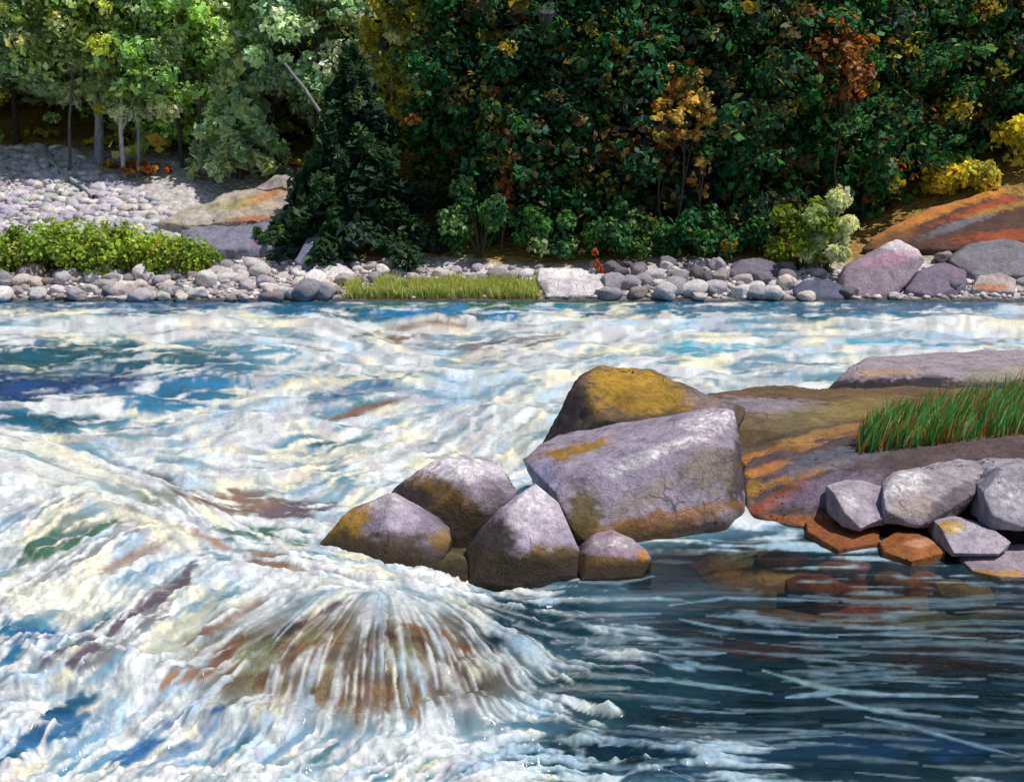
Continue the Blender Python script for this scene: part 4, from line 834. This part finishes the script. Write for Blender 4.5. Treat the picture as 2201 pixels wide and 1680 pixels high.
# ------------------------------------------------------------------ rock outcrops of the far bank
def far_rock(label, cat, pts, col, paints=(), th=1.2, L=.16, amp=.08, seed=0, name='boulder', freq=1.3, smooth=3, drop=.4):
    return hull_rock(name, label, cat, pts, col, th=th, L=L, smooth=smooth, amp=amp, freq=freq, paints=paints, wet=(-5, -4), seed=seed, drop=drop)
far_rock('pale rock outcrop with orange and grey bands below the small fir', 'rock outcrop', [(340, 475, 38.2), (430, 438, 39.5), (520, 405, 40.2), (600, 376, 40.6), (640, 392, 40), (640, 440, 38.5), (560, 472, 37.9), (400, 485, 37.9)], (.42, .36, .29), [(440, 460, 60, 14, -15, (.5, .47, .45), .7), (560, 425, 70, 12, -20, ORG, .8), (500, 440, 60, 12, -12, (.36, .34, .14), .7), (540, 470, 60, 7, -5, (.4, .12, .05), .8), (590, 392, 50, 12, -20, (.3, .26, .3), .7)], seed=31, name='rock_outcrop', L=.2, amp=.2, freq=.9)
far_rock('rock face coloured as the blue grey shadowed hollow under the pale outcrop', 'rock outcrop', [(385, 492, 37.4), (470, 490, 37.6), (560, 488, 37.7), (600, 476, 37.9), (590, 530, 36.4), (480, 535, 36.1), (400, 518, 36.5)], (.2, .2, .27), [(570, 510, 40, 14, -30, (.2, .06, .05), .6)], seed=32, name='rock_outcrop', L=.2, amp=.18, freq=1.1)  # blue grey colour paints the shadow in the hollow
far_rock('long orange and brown bedrock slope at the right edge above the boulders', 'rock outcrop', [(1850, 535, 36.6), (1880, 505, 37), (2000, 445, 38), (2201, 392, 38.8), (2600, 330, 39.5), (2600, 520, 36.2), (2100, 535, 36), (2201, 460, 37.2)], (.085, .04, .03), [(2120, 445, 120, 10, -18, (.36, .06, .02), .9), (2000, 460, 150, 14, -22, ORG, .95), (2150, 408, 110, 13, -18, (.5, .2, .03), .95), (2080, 475, 110, 10, -20, (.16, .17, .2), .8), (2150, 448, 90, 9, -14, (.38, .2, .03), .8), (2180, 505, 130, 14, -5, (.34, .07, .02), .9), (1920, 510, 60, 20, -25, (.22, .1, .02), .6)], seed=33, name='rock_outcrop', L=.2, amp=.06)
far_rock('big rounded pinkish boulder with a white crown on the right far shore', 'boulder', [(1800, 610, 34), (1815, 575, 34.2), (1870, 540, 34.5), (1930, 512, 34.6), (1975, 535, 34.5), (1990, 560, 34.2), (1960, 600, 33.7), (1900, 632, 33.3), (1815, 632, 33.3)], (.27, .21, .26), [(1935, 530, 55, 22, 15, (.75, .68, .7), .9), (1915, 555, 60, 16, -10, (.5, .25, .36), .6)], th=.9, L=.1, amp=.05, seed=34, drop=.5)  # pale crown paint imitates light on its top
far_rock('dark blue grey boulder at the waterline left of the pinkish boulder', 'boulder', [(1705, 625, 33.4), (1730, 602, 33.7), (1780, 598, 33.8), (1825, 615, 33.6), (1815, 640, 33.2), (1720, 642, 33.2)], (.10, .11, .17), th=.7, L=.1, amp=.04, seed=35)
far_rock('purple grey boulder right of the pinkish boulder', 'boulder', [(1945, 620, 33.5), (1975, 585, 33.9), (2030, 562, 34.2), (2080, 580, 34), (2075, 615, 33.5), (2000, 634, 33.2)], (.2, .16, .22), th=.8, L=.1, amp=.04, seed=36)
far_rock('dark grey boulder behind the purple one at the right edge', 'boulder', [(2040, 560, 34.8), (2080, 525, 35.3), (2160, 512, 35.5), (2240, 530, 35.2), (2240, 590, 34.3), (2100, 590, 34.3)], (.2, .19, .22), th=.9, L=.1, amp=.05, seed=37)
far_rock('pale speckled stone with a rusty foot at the right edge of the far shore', 'stone', [(2090, 622, 33.5), (2105, 592, 33.9), (2150, 585, 34), (2185, 600, 33.8), (2180, 628, 33.3)], (.42, .36, .34), [(2130, 618, 40, 9, 0, (.45, .16, .08), .8)], th=.5, L=.09, amp=.04, seed=38)
far_rock('long white block shaped boulder at the right end of the grass strip', 'boulder', [(1155, 600, 33.8), (1160, 575, 34.3), (1250, 577, 34.4), (1305, 592, 34.2), (1310, 620, 33.5), (1270, 634, 33.2), (1175, 636, 33.2)], (.62, .57, .6), [(1215, 585, 70, 12, 2, (.82, .8, .78), .8), (1168, 620, 12, 25, 0, (.2, .18, .2), .7)], th=.6, L=.09, amp=.035, seed=39)
far_rock('tall blue violet pointed rock at the left foot of the dark spruce', 'boulder', [(630, 560, 35.4), (660, 510, 36), (690, 498, 36.2), (720, 530, 35.9), (740, 565, 35.2), (680, 575, 35)], (.22, .22, .34), th=.7, L=.1, amp=.05, seed=40)
far_rock('slanting white rock in front of the blue violet pointed rock', 'boulder', [(672, 575, 34.8), (680, 552, 35.2), (720, 560, 35.1), (760, 585, 34.6), (745, 600, 34.3), (690, 595, 34.4)], (.66, .63, .62), th=.4, L=.08, amp=.03, seed=41)
far_rock('dark violet boulder half hidden behind the pale stones left of the bright shrub', 'boulder', [(1640, 600, 34.4), (1560, 590, 34.8), (1590, 558, 35.2), (1640, 550, 35.4), (1690, 580, 34.9), (1690, 615, 34.2)], (.17, .15, .2), th=.7, L=.1, amp=.04, seed=42)

# ------------------------------------------------------------------ bank stones
protos = []
for i in range(10):
    bm = bmesh.new(); bmesh.ops.create_icosphere(bm, subdivisions=3, radius=1)
    off = Vector((i*7.3, i*2.1, i*5))
    # chop with a few planes for facets, then roughen
    for q in range(7):
        r_ = random.Random(i*50+q); nrm = Vector((r_.gauss(0, 1), r_.gauss(0, 1), r_.gauss(0, 1))).normalized(); dd = r_.uniform(.62, .9)
        for v in bm.verts:
            e = v.co.dot(nrm)-dd
            if e > 0: v.co -= nrm*e*.9
    for v in bm.verts: v.co += v.co.normalized()*mnoise.fractal(v.co*1.6+off, 1, 2, 4)*.16
    me = bpy.data.meshes.new('stone'); bm.to_mesh(me); bm.free()
    me.polygons.foreach_set('use_smooth', np.ones(len(me.polygons), bool)); me.materials.append(M_STONE); protos.append(me)
protos_s = []
for i in range(6):
    bm = bmesh.new(); bmesh.ops.create_icosphere(bm, subdivisions=2, radius=1)
    off = Vector((i*3.3, i*5.1, i))
    for q in range(6):
        r_ = random.Random(i*70+q); nrm = Vector((r_.gauss(0, 1), r_.gauss(0, 1), r_.gauss(0, 1))).normalized(); dd = r_.uniform(.5, .85)
        for v in bm.verts:
            e = v.co.dot(nrm)-dd
            if e > 0: v.co -= nrm*e*.95
    for v in bm.verts: v.co += v.co.normalized()*mnoise.fractal(v.co*1.6+off, 1, 2, 3)*.2
    me = bpy.data.meshes.new('stone'); bm.to_mesh(me); bm.free(); protos_s.append(me)
PALS = [(.78, .73, .74), (.62, .56, .56), (.5, .47, .52), (.85, .82, .80), (.42, .35, .35), (.6, .55, .62), (.36, .35, .39), (.74, .64, .6)]
PALD = [(.3, .28, .33), (.2, .19, .23), (.42, .38, .4), (.6, .57, .58), (.26, .22, .25)]
def stone(x, y, sx, sy, sz, col, label, group, sink=.3):
    o = link('bank_stone', rng.choice(protos)); z = max(terr1(x, y), -.12)
    o.location = (x, y, z+sz*(1-sink)-sz*.2); o.scale = (sx, sy, sz)
    o.rotation_euler = (rng.uniform(-.25, .25), rng.uniform(-.25, .25), rng.uniform(0, 6.28))
    j = rng.uniform(.8, 1.2); o.color = (col[0]*j, col[1]*j, col[2]*j, 1)
    return tag(o, label, 'stone', group)
cnt = 0
for _ in range(900):
    if cnt >= 185: break
    px = rng.uniform(-60, 745); t = rng.random(); y = 33.0+2.9*t if px > 430 else 33.0+1.9*t
    d = ray(px, 600); x = d.x*y/d.y
    s = rng.choice([.1, .13, .17, .22, .3])*rng.uniform(.8, 1.3)
    stone(x, y, s*rng.uniform(1.1, 1.7), s, s*rng.uniform(.7, 1), rng.choice(PALS), 'pale rounded cobble lying among many on the left far shore', 'cobbles of the left far shore'); cnt += 1
for _ in range(30):
    px = rng.uniform(740, 1165); y = rng.uniform(34.4, 35.6); x = ray(px, 600).x*y/ray(px, 600).y; s = rng.uniform(.12, .26)
    stone(x, y, s*1.4, s, s*.85, rng.choice(PALS[1:]), 'grey cobble lying behind the bright grass strip', 'cobbles behind the grass strip')
for _ in range(64):
    px = rng.uniform(1300, 1740); y = rng.uniform(33.1, 35.6); x = ray(px, 600).x*y/ray(px, 600).y; s = rng.uniform(.14, .34)*(1.1 if y < 34 else .9)
    stone(x, y, s*rng.uniform(1.1, 1.6), s, s*rng.uniform(.7, 1), rng.choice(PALS if y < 34.3 else PALD), 'pale or violet stone of the shore between white block and dark boulder', 'stones of the right far shore')
for _ in range(20):
    px = rng.uniform(1740, 2300); y = rng.uniform(33.2, 36); x = ray(px, 600).x*y/ray(px, 600).y; s = rng.uniform(.12, .3)
    stone(x, y, s*1.4, s, s*.85, rng.choice(PALD), 'dull violet grey stone around the big boulders of the right far shore', 'stones around the right boulders')
# scree: a slope of broken stone nobody could count
Vs, Fs, Cs = [], [], []; o_ = 0
for _ in range(5200):
    px = rng.uniform(-150, 520); y = rng.uniform(36.3, 46.2); d = ray(px, 420); x = d.x*y/d.y
    z = terr1(x, y)
    qx, qy = proj(x, y, z)
    lim = 318 if qx < 140 else 318+(qx-140)*.6
    if qy < lim: continue
    pm = rng.choice(protos_s); s = rng.choice([.06, .08, .11, .15, .26])*rng.uniform(.7, 1.2)
    v = np.empty(len(pm.vertices)*3, np.float32); pm.vertices.foreach_get('co', v); v = v.reshape(-1, 3)
    a = rng.uniform(0, 6.28); c_, s_ = math.cos(a), math.sin(a)
    v = v*np.array([s*rng.uniform(1, 1.8), s, s*.8]); v = np.stack([v[:, 0]*c_-v[:, 1]*s_, v[:, 0]*s_+v[:, 1]*c_, v[:, 2]], 1)+np.array([x, y, z+s*.05])
    f = np.empty(len(pm.loops), np.int32); pm.loops.foreach_get('vertex_index', f)
    Vs.append(v); Fs.append(f.reshape(-1, 3)+o_); o_ += len(v)
    col = np.array(rng.choice([(.56, .51, .6), (.62, .58, .6), (.42, .4, .5), (.5, .52, .52), (.72, .67, .62)]))*rng.uniform(.8, 1.15); Cs.append(np.tile(col, (len(v), 1)))
me = np_mesh('scree', np.concatenate(Vs), tris=np.concatenate(Fs), mat=M_ROCK, cols=np.concatenate(Cs), smooth=True); set_f(me, 'Wet', np.zeros(len(me.vertices)))
tag(link('scree', me), 'slope of broken lavender grey stones below the left forest', 'scree', kind='stuff')

# small shore gravel between the cobbles
Vs, Fs, Cs = [], [], []; o_ = 0
for _ in range(4200):
    px = rng.uniform(-100, 2300); y = rng.uniform(33.25, 36.2); d = ray(px, 600); x = d.x*y/d.y
    z = terr1(x, y)
    if y > 35.4 and px > 750: continue
    pm = rng.choice(protos_s); s = rng.uniform(.04, .12)
    v = np.empty(len(pm.vertices)*3, np.float32); pm.vertices.foreach_get('co', v); v = v.reshape(-1, 3)
    a = rng.uniform(0, 6.28); c_, s_ = math.cos(a), math.sin(a)
    v = v*np.array([s*rng.uniform(1, 1.8), s, s*.8]); v = np.stack([v[:, 0]*c_-v[:, 1]*s_, v[:, 0]*s_+v[:, 1]*c_, v[:, 2]], 1)+np.array([x, y, z+s*.2])
    f = np.empty(len(pm.loops), np.int32); pm.loops.foreach_get('vertex_index', f)
    Vs.append(v); Fs.append(f.reshape(-1, 3)+o_); o_ += len(v)
    col = np.array(rng.choice([(.7, .66, .66), (.58, .54, .54), (.42, .39, .42), (.82, .79, .77), (.48, .41, .38)]))*rng.uniform(.8, 1.15); Cs.append(np.tile(col, (len(v), 1)))
me = np_mesh('gravel', np.concatenate(Vs), tris=np.concatenate(Fs), mat=M_ROCK, cols=np.concatenate(Cs), smooth=True); set_f(me, 'Wet', np.zeros(len(me.vertices)))
tag(link('gravel', me), 'small pale gravel between the cobbles of the far shore', 'gravel', kind='stuff')

# ------------------------------------------------------------------ grasses
def blades(name, bases, hmin, hmax, wid, pal, lean=(.1, .25), bent=.3, basecol=None):
    n = len(bases); h = nrng.uniform(hmin, hmax, n); a = nrng.uniform(0, 6.283, n)
    lx = nrng.normal(lean[0], lean[1], n)*h; ly = nrng.normal(0, lean[1]*.6, n)*h
    V = []; cols = []
    c = pick(pal, n)*nrng.uniform(.75, 1.3, (n, 1))
    segs = 4
    for i in range(segs+1):
        t = i/segs; w_ = wid*(1-t)**.7*.5+.0005
        cx_ = bases[:, 0]+lx*t**1.6; cy_ = bases[:, 1]+ly*t**1.6; cz = bases[:, 2]+h*t*(1-bent*.2*t)
        for sg in (-1, 1): V.append(np.stack([cx_+sg*np.cos(a)*w_, cy_+sg*np.sin(a)*w_, cz], 1))
        cc = c if basecol is None else c*min(1, t*1.8+.1)+np.array(basecol)*(1-min(1, t*1.8+.1))
        cols += [cc, cc]
    V = np.stack(V, 1).reshape(-1, 3); cols = np.stack(cols, 1).reshape(-1, 3)
    k_ = 2*(segs+1); Q = []
    b0 = np.arange(n)*k_
    for i in range(segs): Q.append(np.stack([b0+2*i, b0+2*i+1, b0+2*i+3, b0+2*i+2], 1))
    return np_mesh(name, V, np.concatenate(Q), mat=M_GRASS, cols=cols)
n = 9000; px = nrng.normal(952, 130, n)*.5+nrng.uniform(745, 1160, n)*.5; px = np.where(nrng.random(n) < .75, nrng.uniform(750, 1155, n)+nrng.normal(0, 8, n), px); y = 33.15+nrng.uniform(0, 1, n)**1.3*.95
xw = (px-CX)/F*y/(ct+((CY-620)/F)*st)
m = fbm(xw*1.8, y*2.5, 601) > .38
xw, y = xw[m], y[m]
me = blades('grass', np.stack([xw, y, terr(xw, y)-.03], 1), (.12+.35*fbm(xw*2.2, y*2, 611)), (.28+.45*fbm(xw*2.2, y*2, 611)), .03, [((.56, .62, .17), 5), ((.44, .52, .12), 3), ((.66, .64, .25), 2), ((.5, .36, .08), 1)], lean=(.0, .18), basecol=(.45, .38, .1))
tag(link('grass', me), 'bright yellow green grass strip along the far waterline', 'grass', kind='stuff')
# tuft on the near ledge
dg = bpy.context.evaluated_depsgraph_get(); dg.update()
bases = []
for _ in range(2200):
    px = rng.uniform(1840, 2230); lo = 978-(px-1840)*.12; hi = 918-(px-1840)*.22+30*max(0, (1900-px)/60)
    py = rng.uniform(hi, lo)
    d = ray(px, py).normalized()
    ok, loc, nrm, ix, ob, _m = S.ray_cast(dg, Vector((0, 0, HC)), d)
    if ok and ob.name.startswith('bedrock'): bases.append(tuple(loc-Vector((0, 0, .03))))
if bases:
    B = np.array(bases); sel = nrng.random(len(B)) < .62
    root = empty('grass_tuft', B.mean(0), 'tuft of long green blades with red brown bases on the bedrock ledge', 'grass tuft')
    f1 = link('blades', blades('blades', B[sel]-B.mean(0), nrng.uniform(.14, .24, int(sel.sum())), .42, .024, [((.06, .40, .09), 4), ((.14, .52, .12), 3), ((.03, .2, .05), 2), ((.55, .62, .28), 1.5)], lean=(.26, .17), basecol=(.07, .06, .015)), root)
    f2 = link('dry_blades', blades('dry_blades', B[~sel]-B.mean(0), .14, .44, .018, [((.5, .2, .04), 3), ((.5, .1, .03), 3), ((.4, .3, .05), 3), ((.07, .16, .04), 2)], lean=(.24, .2)), root)
